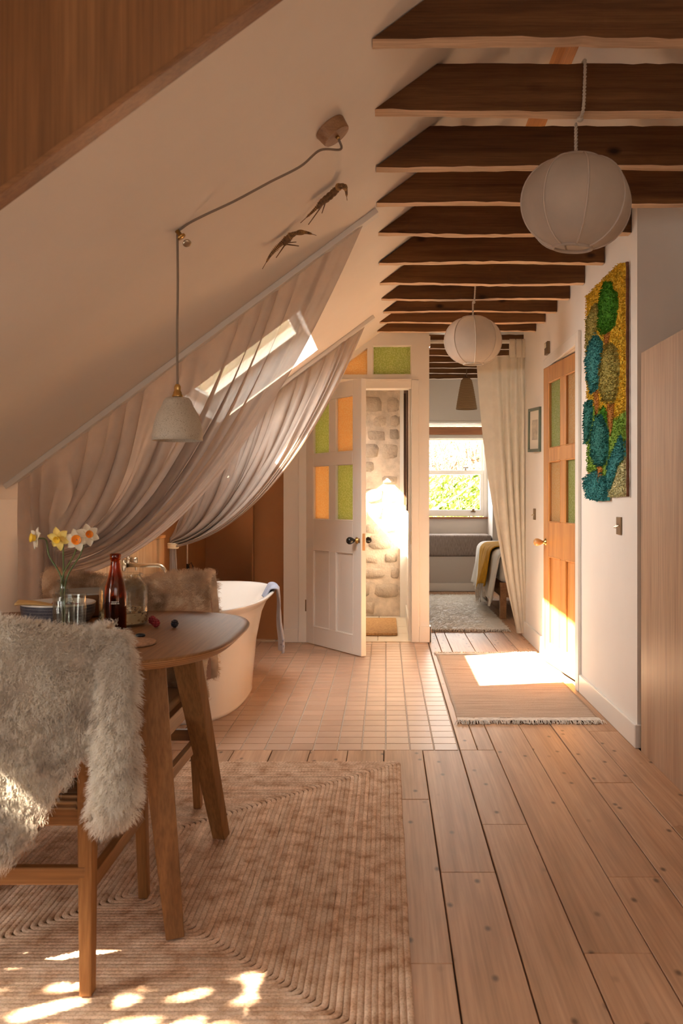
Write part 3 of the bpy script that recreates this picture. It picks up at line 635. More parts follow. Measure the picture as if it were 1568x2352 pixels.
MB().tube([(-1.535, 7.0, 1.16), (-1.54, 7.0, slope(-1.54, 7.0)-.002)], .012, 8).build('ceiling_cup', M_TRIM, lf, smooth=True)
# towel over the rim
M_TOWEL = fabric('blue_waffle_towel', (.34, .37, .47), 0, 0, 260, .8, .95, .12)
tw = thing('bath_towel', 'blue grey towel draped over the rim of the bath', 'towel', (-.66, 5.4, .2))
def rimpt(a, s=1.0):
    e = 2/2.5; c, q = math.cos(a), math.sin(a)
    return Vector((-1.05+.40*s*math.copysign(abs(c)**e, c), 5.12+.85*s*math.copysign(abs(q)**e, q), 0))
def towel(u, v):
    a = lerp(.12, .62, u) if v < .45 else lerp(lerp(.12, .62, u), lerp(.36, .56, u), sstep(.45, .75, v))
    p = rimpt(a); n = Vector((math.cos(a), .35*math.sin(a), 0)).normalized(); off_, z = 0, 0
    if v < .3: off_, z = lerp(-.062, -.022, v/.3), lerp(.52, .596, v/.3)
    elif v < .5: k = (v-.3)/.2; off_, z = lerp(-.022, .016, k), .598+.004*math.sin(k*PI)
    else: k = (v-.5)/.5; off_, z = .016+.004*math.sin(k*9+u*6)+.022*k+.014*math.sin(u*12)*k, lerp(.594, .19+.03*u, k)
    return p+n*off_+Vector((0, 0, z))
o = MB().grid(towel, 26, 44).build('cloth', M_TOWEL, tw, smooth=True); solidify(o, .007, 1)
for k in (.90, .94):
    o = MB().grid(lambda u, v: towel(u, k+v*.016)+Vector((.007, -.003, 0)), 26, 1).build('woven_band', plain('towel_band_%d' % int(k*100), (.25, .27, .36), .95), tw, smooth=True); solidify(o, .003, 0)

# ------------------------------------------------------------------ lobby: framed picture, coir mat
fr = thing('dark_picture_frame', 'tall dark wooden picture frame on the lobby wall', 'picture frame', (.185, 7.9, 1.03))
M_DFRAME = wood('dark_frame_wood', (.05, .025, .015), (.10, .05, .03), (.16, .08, .05), 'Z', .4, 1, .5, .05, .4, 0)
for y0, y1, z0, z1 in ((7.32, 7.36, 1.03, 2.15), (8.46, 8.50, 1.03, 2.15), (7.36, 8.46, 1.03, 1.07), (7.36, 8.46, 2.11, 2.15)):
    MB().box(.166, .1985, y0, y1, z0, z1).build('frame_bar', M_DFRAME, fr, bevel=.002)
MB().box(.19, .198, 7.36, 8.46, 1.07, 2.11).build('picture', plain('picture_print', (.55, .42, .30), .25, nscale=2, namt=.3), fr)
t_ = NT('coir'); v_ = t_.coords((1, 1, 1)); t_.base(t_.ramp(t_.noise(v_, 60, 4), [(.3, (.36, .19, .07)), (.7, (.62, .38, .17))]), .95); t_.bump(t_.noise(v_, 220, 2), 1, .01); M_COIR = t_.m
MB().box(-.52, .095, 7.42, 8.38, .003, .028).build('coir_mat', M_COIR, label='coir door mat lying inside the entrance lobby', cat='mat', bevel=.012)

# ------------------------------------------------------------------ switches, framed print on the hall wall
def switch(yc, zc, label, two=False):
    s_ = thing('light_switch', label, 'switch', (WALL_X-.004, yc, zc-.043)); x = WALL_X
    MB().box(x-.008, x-.0005, yc-.043, yc+.043, zc-.043, zc+.043).build('plate', M_BRONZE, s_, bevel=.003)
    for dy in ((-.014, .014) if two else (0,)):
        MB().lathe([(0, 0), (.007, 0), (.007, .004), (.0045, .005), (.0035, .02), (0, .022)], (x-.008, yc+dy, zc), (-1, 0, -.5), 12).build('toggle', M_NICKEL, s_, smooth=True)
switch(4.415, .997, 'bronze double toggle switch below the wool wall hanging', True)
switch(6.93, 1.01, 'bronze single toggle switch between pine door and cream curtain')
tg = thing('thermostat', 'small dark thermostat high on the wall over the pine door', 'thermostat', (WALL_X-.01, 6.345, 2.14))
MB().box(WALL_X-.022, WALL_X-.0005, 6.29, 6.40, 2.14, 2.225).build('case', M_BRONZE, tg, bevel=.004)
MB().box(WALL_X-.026, WALL_X-.0215, 6.315, 6.375, 2.185, 2.215).build('display', plain('display_face', (.62, .56, .45), .3), tg, bevel=.001)
pf = thing('green_picture_frame', 'small green framed print leaning off the wall by the curtain', 'picture frame', (WALL_X-.02, 6.80, 1.48)); pf.rotation_euler = (math.radians(2), 0, math.radians(7))
M_GFRAME = plain('dark_green_frame', (.10, .13, .10), .4)
for y0, y1, z0, z1 in ((-.15, -.128, 0, .33), (.128, .15, 0, .33), (-.128, .128, 0, .022), (-.128, .128, .308, .33)):
    MB().box(-.016, .010, y0, y1, z0, z1).build('frame_bar', M_GFRAME, pf, local=True, bevel=.002)
MB().box(-.004, .0, -.128, .128, .022, .308).build('mount', plain('cream_mount', (.72, .66, .55), .6), pf, local=True)
MB().box(-.006, -.004, -.07, .07, .09, .24).build('print', plain('small_print', (.45, .40, .32), .5, nscale=18, namt=.4), pf, local=True)
# ------------------------------------------------------------------ jute rug of concentric braids
RX_0, RX_1, RY_0, RY_1 = -1.50, .060, 1.80, 3.87
rug = thing('jute_rug', 'large braided jute rug under the dining table', 'rug', ((RX_0+RX_1)/2, (RY_0+RY_1)/2, 0))
t_ = NT('jute_braid'); v_ = t_.coords(jitter=False); oi = t_.node('ShaderNodeObjectInfo')
n1 = t_.noise(v_, 16, 3, .6); n2 = t_.noise(v_, 190, 2, .6)
c_ = t_.ramp(n1, [(.28, (.48, .28, .165)), (.46, (.70, .48, .33)), (.62, (.82, .61, .445))]); c_ = t_.mix(.6, c_, t_.ramp(n2, [(.30, (.55, .46, .38)), (.55, (1, 1, 1))]), 'MULTIPLY')
t_.base(t_.tint_random(c_, .12), .95, 0, .1); t_.bump(t_.noise(v_, 480, 2), .5, .002); M_JUTE = t_.m
BW = .0156; nr = int(min(RX_1-RX_0, RY_1-RY_0)/2/BW); rnd = random.Random(3)
def corner_loop(x0, x1, y0, y1, r, step):
    pts = []; r = max(.004, min(r, (x1-x0)/2-.001, (y1-y0)/2-.001))
    def seg(a, b):
        L = (b-a).length; n = max(1, int(L/step)); pts.extend([a+(b-a)*(k/n) for k in range(n)])
    for cx, cy, a0, s_, e_ in ((x1-r, y0+r, -PI/2, (x0+r, y0), (x1-r, y0)), (x1-r, y1-r, 0, (x1, y0+r), (x1, y1-r)), (x0+r, y1-r, PI/2, (x1-r, y1), (x0+r, y1)), (x0+r, y0+r, PI, (x0, y1-r), (x0, y0+r))):
        seg(Vector((*s_, 0)), Vector((*e_, 0))); n = 4
        pts.extend([Vector((cx+r*math.cos(a0+PI/2*k/n), cy+r*math.sin(a0+PI/2*k/n), 0)) for k in range(n)])
    return pts
for q in range(nr):
    o_ = BW*(q+.5); pts = corner_loop(RX_0+o_, RX_1-o_, RY_0+o_, RY_1-o_, .025, .0046); m = len(pts); mb = MB(); ph = rnd.uniform(0, 6.28)
    prof = [(-.5, 0), (-.40, .62), (-.16, .97), (.0, .90), (.16, .97), (.40, .62), (.5, 0)]; wob = rnd.uniform(0, 50)
    for i, p in enumerate(pts):
        t = (pts[(i+1) % m]-pts[i-1]).normalized(); nn = Vector((t.y, -t.x, 0)); s_ = i*.0046
        wv = .0022*mnoise.noise(Vector((p.x*7+q*.13, p.y*7, wob*.02)))
        for (w_, h_) in prof:
            br = .80+.20*math.cos(2*PI*s_/.0138+ph+(2.3*abs(w_)*2 if w_ > 0 else 2.3*abs(w_)*2+PI))
            mb.v.append(p+nn*(w_*BW*1.04+wv)+Vector((0, 0, .003+.0062*h_*br)))
    k = len(prof)
    for i in range(m):
        j = (i+1) % m
        for c in range(k-1): mb.f.append((i*k+c, i*k+c+1, j*k+c+1, j*k+c)); mb.m.append(0)
    mb.build('braid', M_JUTE, rug, smooth=True, fixn=False)
MB().box(RX_0+.01, RX_1-.01, RY_0+.01, RY_1-.01, .0003, .0022).build('backing', plain('jute_backing', (.20, .11, .055), .95), rug)

# ------------------------------------------------------------------ kilim in the hall
t_ = NT('wool_kilim'); v_ = t_.coords((1.2, 22, 1)); v2 = t_.coords()
c_ = t_.ramp(t_.noise(v_, 2.2, 5, .65), [(.28, (.34, .24, .175)), (.42, (.55, .42, .325)), (.6, (.66, .52, .41))])
c_ = t_.mix(.5, c_, t_.ramp(t_.noise(t_.coords((1, 5, 1)), 160, 2), [(.35, (.6, .55, .5)), (.6, (1, 1, 1))]), 'MULTIPLY'); t_.base(c_, .95, 0, .1); t_.bump(t_.noise(t_.coords((1, 4, 1)), 170, 2), .8, .006); M_KILIM = t_.m
M_FRINGE = plain('wool_fringe', (.66, .58, .50), .95, nscale=40, namt=.2)
kl = thing('hall_rug', 'flat woven oatmeal rug with fringed ends in front of the pine door', 'rug', (.73, 5.56, 0))
def kil(u, v):
    x = lerp(.365, 1.085, u); y = lerp(4.62, 6.52, v); x += (.004*mnoise.noise(Vector((0, y*5, u*2))) if u in (0, 1) else 0)
    return (x, y, .009+.0025*mnoise.noise(Vector((x*6, y*6, 3))))
o = MB().grid(kil, 40, 90).build('weave', M_KILIM, kl, smooth=True, fixn=False); solidify(o, .008, -1)
for y0, y1 in ((4.570, 4.630), (6.510, 6.565)):
    MB().grid(lambda u, v: (lerp(.362, 1.088, u), lerp(y0, y1, v), .0105+.002*mnoise.noise(Vector((u*30, v*3, y0)))), 60, 3).build('end_band', M_FRINGE, kl, smooth=True)
rnd = random.Random(5)
for y0, sg in ((4.572, -1), (6.563, 1)):
    mb = MB()
    for i in range(230):
        x = .358+.734*i/229+rnd.uniform(-.003, .003); L = rnd.uniform(.03, .055); c = rnd.uniform(-.02, .02); w = .0022
        P = [Vector((x, y0, .010)), Vector((x+c*.4, y0+sg*L*.5, .011+rnd.uniform(0, .006))), Vector((x+c, y0+sg*L, .003))]
        mb.tube(P, [w, w, w*.8], 4)
    mb.build('fringe', M_FRINGE, kl, kind='stuff', fixn=False)

# ------------------------------------------------------------------ dining table
TZ = .74; TCX, TCY, TA, TB = -.955, 2.64, .535, .522
tb = thing('dining_table', 'rounded square oak dining table on splayed legs', 'table', (TCX, TCY, 0))
def sq(a, s=1.0, n=3.3):
    c, q = math.cos(a), math.sin(a); e = 2/n
    return Vector((TCX+TA*s*math.copysign(abs(c)**e, c), TCY+TB*s*math.copysign(abs(q)**e, q), 0))
t_ = NT('plywood_edge_layers'); v_ = t_.coords(); wv = t_.node('ShaderNodeTexWave', wave_type='BANDS', bands_direction='Z'); wv.inputs['Scale'].default_value = 55; wv.inputs['Distortion'].default_value = .3; t_.link(v_, wv.inputs['Vector'])
t_.base(t_.ramp(wv.outputs[1], [(.25, (.20, .085, .03)), (.7, (.43, .22, .09))]), .45); M_PLYEDGE = t_.m
mb = MB(); N = 96; rings = [(.0, TZ), (.965, TZ), (.992, TZ-.001), (1.0, TZ-.006), (.998, TZ-.010), (.965, TZ-.026), (.955, TZ-.028), (.0, TZ-.028)]
for s_, z_ in rings:
    for k in range(N): mb.v.append(sq(2*PI*k/N, s_)+Vector((0, 0, z_)))
for i in range(len(rings)-1):
    for k in range(N):
        k2 = (k+1) % N; mb.f.append((i*N+k, i*N+k2, (i+1)*N+k2, (i+1)*N+k)); mb.m.append(1 if 3 <= i <= 5 else 0)
mb.build('tabletop', [M_OAK, M_PLYEDGE], tb, smooth=True, weld=True)
legs = [((-.64, 2.44), (-.537, 2.31), .25), ((-.64, 2.84), (-.545, 3.0), -.35), ((-1.27, 2.44), (-1.373, 2.31), -.25), ((-1.27, 2.84), (-1.365, 3.0), .35)]
for (tx, ty), (fx, fy), q in legs:
    MB().beam((tx, ty, TZ-.029), (fx, fy, .0104), .088, .05, .046, .036, up=(-q, 1, 0)).build('leg', M_OAKZ, tb, bevel=.003)
for (x0, y0), (x1, y1) in (((-.64, 2.44), (-1.27, 2.44)), ((-.64, 2.84), (-1.27, 2.84)), ((-.64, 2.44), (-.64, 2.84)), ((-1.27, 2.44), (-1.27, 2.84))):
    MB().beam((x0, y0, TZ-.055), (x1, y1, TZ-.055), .03, .05).build('apron', M_OAKX, tb, bevel=.002)

# ------------------------------------------------------------------ chairs
t_ = NT('paper_cord'); v_ = t_.coords(); wv = t_.node('ShaderNodeTexWave', wave_type='BANDS', bands_direction='Y'); wv.inputs['Scale'].default_value = 42; wv.inputs['Distortion'].default_value = .6; t_.link(v_, wv.inputs['Vector'])
t_.base(t_.ramp(wv.outputs[1], [(.2, (.20, .09, .03)), (.7, (.52, .30, .13))]), .7); t_.bump(wv.outputs[1], .9, .006); M_CORD = t_.m
def make_chair(label, loc, rotz):
    c = thing('dining_chair', label, 'chair', loc, rotz, 'oak dining chairs at the table')
    for s_ in (-1, 1):
        # rear leg rises into the back post
        mb = MB(); mb.beam((s_*.243, -.250, .009), (s_*.232, -.215, .44), .028, .036, .034, .05, up=(0, 1, 0)); mb.beam((s_*.232, -.215, .44), (s_*.245, -.285, .78), .034, .05, .024, .03, up=(0, 1, 0))
        mb.build('rear_leg', M_OAKZ, c, local=True, bevel=.004)
        MB().beam((s_*.238, .250, .009), (s_*.228, .235, .44), .026, .034, .032, .05, up=(0, 1, 0)).build('front_leg', M_OAKZ, c, local=True, bevel=.004)
        MB().beam((s_*.239, -.232, .25), (s_*.233, .243, .25), .022, .038).build('side_stretcher', M_OAK, c, local=True, bevel=.003)
        MB().beam((s_*.231, -.215, .405), (s_*.229, .235, .405), .026, .055).build('seat_rail', M_OAK, c, local=True, bevel=.004)
        for y_, q in ((.235, -1), (-.215, 1)):
            b = MB(); b.prism([(s_*.218, y_, .38), (s_*.218, y_+q*.07, .38), (s_*.218, y_+q*.042, .365), (s_*.218, y_+q*.028, .345), (s_*.218, y_+q*.02, .30), (s_*.218, y_, .30)], (s_*.026, 0, 0))
            b.build('bracket', M_OAK, c, local=True)
    MB().beam((-.238, -.24, .275), (.238, -.24, .275), .022, .04).build('rear_stretcher', M_OAKX, c, local=True, bevel=.003)
    for y_ in (-.215, .235): MB().beam((-.23, y_, .405), (.23, y_, .405), .026, .05).build('seat_rail', M_OAKX, c, local=True, bevel=.004)
    def seat(u, v):
        x = lerp(-.225, .225, u); y = lerp(-.235, .255, v); e = max(abs(2*u-1), abs(2*v-1)); dip = .012*(math.cos(PI*(2*u-1))+1)/2*(math.cos(PI*(2*v-1))+1)/2
        return (x, y, .452-dip-.03*sstep(.93, 1.0, e))
    o = MB().grid(seat, 30, 30).build('seat', M_CORD, c, local=True, smooth=True); solidify(o, .02, -1)
    def back(u, v):
        x = lerp(-.275, .275, u); return (x, -.305+.045*(2*u-1)**2+.004, lerp(.66, .80, v)+.008*math.cos(PI*(2*u-1)))
    o = MB().grid(back, 24, 4).build('backrest', M_OAKX, c, local=True, smooth=True); solidify(o, .018, 0)
    return c
ch1 = make_chair('oak chair with paper cord seat under the shaggy white sheepskin', (-.918, 2.30, 0), 0)
ch2 = make_chair('oak chair with paper cord seat under the brown sheepskin, near the bath', (-.925, 3.04, 0), PI)

# ------------------------------------------------------------------ sheepskins
def hairmat(name, root, tip, spot):
    t = NT(name); hi = t.node('ShaderNodeHairInfo'); v = t.coords(); n = t.noise(v, 9, 3)
    c = t.mix(hi.outputs['Intercept'], root, tip); c = t.mix(t.ramp(n, [(.42, (0, 0, 0)), (.68, (.75, .75, .75))]), c, spot)
    t.base(c, .55, 0, .25); tr = t.node('ShaderNodeBsdfTranslucent'); t.link(c, tr.inputs[0]); mx = t.node('ShaderNodeMixShader'); mx.inputs[0].default_value = .3
    t.link(t.b.outputs[0], mx.inputs[1]); t.link(tr.outputs[0], mx.inputs[2]); t.link(mx.outputs[0], t.out.inputs[0]); return t.m
def fur(o, count, length, kids, seed=1, clump=.35, rough=.02, droop=-.15, rad=.0009, rnd_=.12):
    o.modifiers.new('fur', 'PARTICLE_SYSTEM'); ps = o.particle_systems[-1]; ps.seed = seed; s_ = ps.settings
    s_.type = 'HAIR'; s_.count = count; s_.hair_step = 4; s_.emit_from = 'FACE'; s_.use_modifier_stack = False; s_.use_advanced_hair = True
    s_.normal_factor = length/4*1.0; s_.factor_random = length/4*rnd_*3; s_.object_align_factor = (0, 0, length/4*droop*2)
    s_.hair_length = length
    s_.child_type = 'SIMPLE'; s_.rendered_child_count = kids; s_.child_percent = 2; s_.child_radius = .012; s_.child_length = 1.0; s_.child_length_threshold = 0
    s_.clump_factor = clump; s_.clump_shape = .2; s_.roughness_1 = rough*.4; s_.roughness_1_size = .02; s_.roughness_endpoint = rough; s_.roughness_2 = rough*.5
    s_.root_radius = 1.0; s_.tip_radius = .25; s_.radius_scale = rad; s_.render_step = 3; s_.display_step = 2; s_.material = 1
    return o
M_FLEECE_W = hairmat('ivory_fleece', (.66, .58, .47), (.90, .86, .78), (.46, .37, .29))
M_FLEECE_B = hairmat('brown_fleece', (.95, .80, .60), (.70, .48, .30), (.22, .12, .06))
M_HIDE = plain('tanned_hide', (.58, .36, .25), .7)
def drape(cx, cy, sgn, topz, halfw, backlen, frontlen, wob, seed):
    # v 0..1 runs from the back hem over the chair back to the front hem
    def f(u, v):
        x = lerp(-halfw, halfw, u); n = mnoise.noise(Vector((u*3.1+seed, v*4.2, seed)))
        bl = backlen(u); fl = frontlen(u); tot = bl+.10+fl; s_ = v*tot
        bow = .045*(x/.275)**2
        if s_ < bl: k = s_/bl; y = -.052-.012*math.sin(k*PI)-.015*(1-k); z = topz-.03-(bl-s_)
        elif s_ < bl+.10: a = (s_-bl)/.10*PI; y = -.048*math.cos(a); z = topz-.03+.048*math.sin(a)
        else: k = (s_-bl-.10)/max(fl, .01); y = .05+.02*k; z = topz-.03-(s_-bl-.10)
        y += .012*n; z += .016*math.cos(u*8.0+seed)*sstep(.1, .35, v)+.014*sstep(.85, 1, abs(2*u-1)); x += .022*mnoise.noise(Vector((seed*3, v*5, 1.0 if u > .5 else 4.0)))*abs(2*u-1)**3
        return Vector((cx+x*sgn*(1+.05*n), cy+sgn*(y-.302+bow), z+.008*n))
    return f
# white one on the chair nearest the window wall, with a lobe hanging past the seat corner
sk = thing('white_sheepskin', 'shaggy ivory sheepskin thrown over the chair back, one leg hanging', 'sheepskin', (-.918, 2.0, .35))
fw = drape(-.918, 2.30, 1, .832, .300, lambda u: .45+.02*math.cos(u*9)-.22*sstep(.62, 1.0, u), lambda u: .30, 0, 2.0)
o = MB().grid(lambda u, v: fw(u, v), 30, 40).build('fleece', [M_FLEECE_W, M_HIDE], sk, smooth=True, fixn=False)
me = o.data
if (me.polygons[600].normal.y > 0): me.flip_normals()
fur(o, 5200, .021, 14, 4, .5, .010, -.25, .0009)
def under(f, cy):
    def g(u, v):
        q = f(lerp(.04, .96, u), lerp(.02, .98, v)); return Vector((q.x, q.y+(cy-q.y)*.28, q.z-.016))
    return g
MB().grid(under(fw, 2.0), 20, 24).build('hide', M_HIDE, sk, smooth=True)
lob = [(-.612, 2.03, .835), (-.590, 1.985, .76), (-.588, 1.965, .66), (-.582, 1.955, .56), (-.585, 1.945, .48), (-.612, 1.94, .425)]
lp = catmull(lob, 5)
def lobe(u, v):
    k = v*(len(lp)-1); i = min(int(k), len(lp)-2); p = lp[i].lerp(lp[i+1], k-i); a = 2*PI*u; w = lerp(.028, .042, math.sin(min(1, v*1.4)*PI/2))*(1-.9*sstep(.86, 1.0, v))
    return p+Vector((math.cos(a)*w, math.sin(a)*w*.5, 0))
o = MB().grid(lobe, 16, 22, closed_u=True).build('leg_lobe', [M_FLEECE_W, M_HIDE], sk, smooth=True)
fur(o, 1100, .020, 14, 9, .5, .010, -.35, .0009)
# brown one on the chair by the bath
sb = thing('brown_sheepskin', 'brown tipped sheepskin over the chair back by the bath', 'sheepskin', (-.925, 3.34, .40))
fb = drape(-.925, 3.04, -1, .825, .30, lambda u: .34, lambda u: .36+.03*math.cos(u*7), 0, 5.0)
o = MB().grid(fb, 30, 40).build('fleece', [M_FLEECE_B, M_HIDE], sb, smooth=True, fixn=False)
if (o.data.polygons[600].normal.y < 0): o.data.flip_normals()
fur(o, 4600, .023, 12, 6, .5, .010, -.15, .0009)
MB().grid(under(fb, 3.34), 20, 24).build('hide', M_HIDE, sb, smooth=True)

# ------------------------------------------------------------------ things on the table
def at_table(px, py): return FL(px, py, TZ)
def spot(px, d): return Vector(((px-HX)/FPX*d, d, TZ+.0005))
# storage jar with muesli
p = spot(284, 2.79); jar = thing('glass_jar', 'wide clear glass jar part filled with muesli', 'jar', p)
pr = [(0, .004), (.066, .004), (.072, .010), (.0735, .03), (.0735, .105), (.069, .122), (.058, .134), (.0535, .140), (.0525, .148), (.057, .152), (.0585, .156), (.055, .159), (.051, .157), (.0495, .148), (.051, .139), (.0555, .131), (.0665, .119), (.0705, .104), (.0705, .03), (.069, .013), (.063, .008), (0, .008)]
MB().lathe(pr, p, n=40).build('glass_body', M_JARG, jar, smooth=True)
rnd = random.Random(2); mb = MB()
for i in range(1500):
    r_ = .0685*math.sqrt(rnd.random()); a = rnd.uniform(0, 6.28); h = rnd.uniform(.009, .052+.010*math.cos(a*1.0+1)) if rnd.random() < .75 or r_ > .06 else .05
    if r_ < .055 and h < .04: continue
    q = p+Vector((r_*math.cos(a), r_*math.sin(a), h)); s_ = rnd.uniform(.003, .0068); ax = Vector((rnd.gauss(0, 1), rnd.gauss(0, 1), rnd.gauss(0, 1))).normalized(); x_ = ax.orthogonal().normalized(); y_ = ax.cross(x_); mi = rnd.choice((0, 0, 0, 1, 1, 2))
    mb.add([q+x_*s_, q+y_*s_*.7, q-x_*s_, q-y_*s_*.7, q+ax*.0015, q-ax*.0015], [(0, 1, 4), (1, 2, 4), (2, 3, 4), (3, 0, 4), (1, 0, 5), (2, 1, 5), (3, 2, 5), (0, 3, 5)], mi)
mb.lathe([(0, .009), (.066, .009), (.067, .04), (0, .042)], p, n=24, mi=0)
mb.build('muesli', [plain('oat_flakes', (.62, .45, .25), .8), plain('toasted_flakes', (.36, .20, .08), .8), plain('dark_seeds', (.10, .05, .03), .7)], jar, kind='stuff')
# beer-style bottle
p = spot(265, 2.62); bt = thing('amber_bottle', 'amber glass bottle holding dark drink', 'bottle', p)
pr = [(0, .002), (.028, .002), (.031, .006), (.0312, .115), (.029, .135), (.022, .16), (.0155, .185), (.0135, .205), (.0135, .212), (.0155, .214), (.016, .228), (.0135, .2305), (.0105, .2295), (.0105, .205), (.0125, .185), (.0185, .16), (.026, .133), (.0285, .114), (.0285, .008), (0, .006)]
MB().lathe(pr, p, n=32).build('glass_body', M_AMBERBOTTLE, bt, smooth=True)
MB().lathe([(0, .007), (.028, .007), (.028, .104), (0, .104)], p, n=28).build('drink', plain('dark_drink', (.012, .005, .003), .1), bt, smooth=False)
rnd = random.Random(8); mb = MB()
for ln, z_ in enumerate((.0925, .0875)):
    a = -PI/2-.12
    while a < -PI/2+.62:
        w_ = rnd.uniform(.035, .12); r_ = .03145
        if rnd.random() < .85:
            mb.add([p+Vector((r_*math.cos(a), r_*math.sin(a), z_)), p+Vector((r_*math.cos(a+w_*.8), r_*math.sin(a+w_*.8), z_)), p+Vector((r_*math.cos(a+w_*.8), r_*math.sin(a+w_*.8), z_+.0022)), p+Vector((r_*math.cos(a), r_*math.sin(a), z_+.0022))], [(0, 1, 2, 3)])
        a += w_
mb.build('label_print', plain('label_ink', (.75, .7, .62), .6), bt, kind='stuff')
# bud vase with daffodils
p = spot(146, 2.60); vz = thing('bud_vase', 'small clear glass bud vase with a narrow neck', 'vase', p)
pr = [(0, .003), (.024, .003), (.029, .008), (.0305, .06), (.030, .095), (.026, .112), (.0165, .124), (.0125, .13), (.0125, .148), (.0175, .152), (.0175, .156), (.014, .157), (.0105, .15), (.0105, .13), (.0145, .122), (.024, .110), (.0280, .094), (.0285, .06), (.027, .01), (0, .006)]
MB().lathe(pr, p, n=32).build('glass_body', M_JARG, vz, smooth=True)
M_STEM = plain('daffodil_stem', (.10, .13, .035), .5); M_PETW = fabric('white_petal', (.84, .79, .64), .35, 0, 200, .1, .6, .04); M_PETY = fabric('yellow_petal', (.86, .70, .22), .35, 0, 200, .1, .6, .06)
M_CUPO = plain('orange_corona', (.85, .27, .02), .6); M_CUPY = plain('yellow_corona', (.85, .55, .04), .6)
def daffodil(label, hx, hy, face, mp, mc, bend, cup=.011):
    f_ = thing('daffodil', label, 'flower', p+Vector((0, 0, .02)), group='daffodils in the bud vase')
    c = W(hx, hy, 2.60); fc = Vector(face).normalized()
    base = p+Vector((rnd.uniform(-.008, .008), rnd.uniform(-.006, .006), .012)); neck = p+Vector((rnd.uniform(-.006, .006), rnd.uniform(-.005, .005), .15))
    back = c-fc*.03
    MB().tube(catmull([base, neck, neck.lerp(back, .55)+Vector((bend, 0, .006)), back+Vector((0, 0, -.004)), c-fc*.008], 7), .0024, 7).build('stem', M_STEM, f_, smooth=True)
    x_ = fc.orthogonal().normalized(); y_ = fc.cross(x_)
    for k in range(6):
        a = k*PI/3+rnd.uniform(-.1, .1); dr = x_*math.cos(a)+y_*math.sin(a); sd = fc.cross(dr); L = rnd.uniform(.029, .034); lift = rnd.uniform(-.3, .25); off_ = (k % 2)*.0015
        def pet(u, v):
            w_ = math.sin(PI*min(1, v*.86+.13))**.8*.0125*(1-.15*v); s_ = (2*u-1)
            return c+dr*(L*v+.003)+sd*(s_*w_)+fc*(lift*L*v*v-.003+off_+.003*s_*s_)
        MB().grid(pet, 6, 8).build('petal', mp, f_, smooth=True)
    MB().lathe([(.003, 0), (cup*.7, .002), (cup*.85, .008), (cup, .013), (cup*1.12, .0145), (cup*.9, .0125), (cup*.7, .008), (.002, .004)], c, fc, 18).build('corona', mc, f_, smooth=True)
daffodil('white daffodil with yellow cup facing away from the other flowers', 82, 1236, (-.75, -.62, .1), M_PETW, M_CUPY, -.012, .012)
daffodil('pale yellow daffodil in the middle of the bud vase', 134, 1237, (-.1, -.95, -.28), M_PETY, M_CUPY, 0, .010)
daffodil('white daffodil with wide orange cup in the bud vase', 177, 1240, (.15, -1, .05), M_PETW, M_CUPO, .006, .013)
daffodil('white daffodil with orange cup behind its neighbour in the bud vase', 202, 1228, (.55, -.8, .12), M_PETW, M_CUPO, .012, .010)
# ribbed tumbler
p = spot(160, 2.46); tu = thing('ribbed_tumbler', 'clear ribbed drinking glass beside the berry bowl', 'glass', p)
def rib(u, v, r0=.0435):
    prof = [(.001, .003), (.034, .003), (.037, .008), (.0405, .05), (.0435, .112), (.0445, .130), (.0425, .130), (.0405, .112), (.037, .05), (.033, .016), (.001, .014)]
    k = v*(len(prof)-1); i = min(int(k), len(prof)-2); f = k-i; r_, h_ = lerp(prof[i][0], prof[i+1][0], f), lerp(prof[i][1], prof[i+1][1], f)
    if .01 < h_ < .11 and v < .5: r_ *= 1+.022*math.cos(u*2*PI*26)
    return p+Vector((r_*math.cos(2*PI*u), r_*math.sin(2*PI*u), h_))
MB().grid(rib, 156, 30, closed_u=True).build('glass_body', M_JARG, tu, smooth=True)
# navy patterned bowl with berries and spoon
p = spot(134, 2.79); bw = thing('navy_bowl', 'navy bowl with white dashes holding berries', 'bowl', p)
t_ = NT('navy_dashes'); tc = t_.node('ShaderNodeTexCoord'); sp_ = t_.node('ShaderNodeSeparateXYZ'); t_.link(tc.outputs['Object'], sp_.inputs[0])
at = t_.node('ShaderNodeMath', operation='ARCTAN2'); t_.link(sp_.outputs[1], at.inputs[0]); t_.link(sp_.outputs[0], at.inputs[1])
cb = t_.node('ShaderNodeCombineXYZ'); ma = t_.node('ShaderNodeMath', operation='MULTIPLY'); ma.inputs[1].default_value = 1.0; t_.link(at.outputs[0], ma.inputs[0]); t_.link(ma.outputs[0], cb.inputs[0]); mz = t_.node('ShaderNodeMath', operation='MULTIPLY'); mz.inputs[1].default_value = 8; t_.link(sp_.outputs[2], mz.inputs[0]); t_.link(mz.outputs[0], cb.inputs[1])
br = t_.node('ShaderNodeTexBrick'); br.inputs['Scale'].default_value = 14; br.inputs['Mortar Size'].default_value = .028; br.inputs['Mortar Smooth'].default_value = .3; br.inputs['Brick Width'].default_value = .45; br.inputs['Row Height'].default_value = 1.1
br.inputs['Color1'].default_value = br.inputs['Color2'].default_value = (.012, .014, .035, 1); br.inputs['Mortar'].default_value = (.5, .47, .42, 1); t_.link(cb.outputs[0], br.inputs['Vector']); t_.base(br.outputs[0], .3); M_NAVY = t_.m
M_BOWLIN = plain('pale_glaze', (.66, .60, .52), .25)
mb = MB(); mb.lathe([(0, .002), (.06, .002), (.092, .012), (.107, .035), (.110, .066)], p, n=48, mi=0); mb.lathe([(.110, .066), (.111, .070), (.108, .072), (.105, .069), (.101, .036), (.086, .017), (0, .012)], p, n=48, mi=1)
mb.build('body', [M_NAVY, M_BOWLIN], bw, smooth=True)
M_RASP = plain('raspberry_red', (.25, .008, .016), .35); M_BLKB = plain('blackberry_black', (.012, .008, .014), .25)
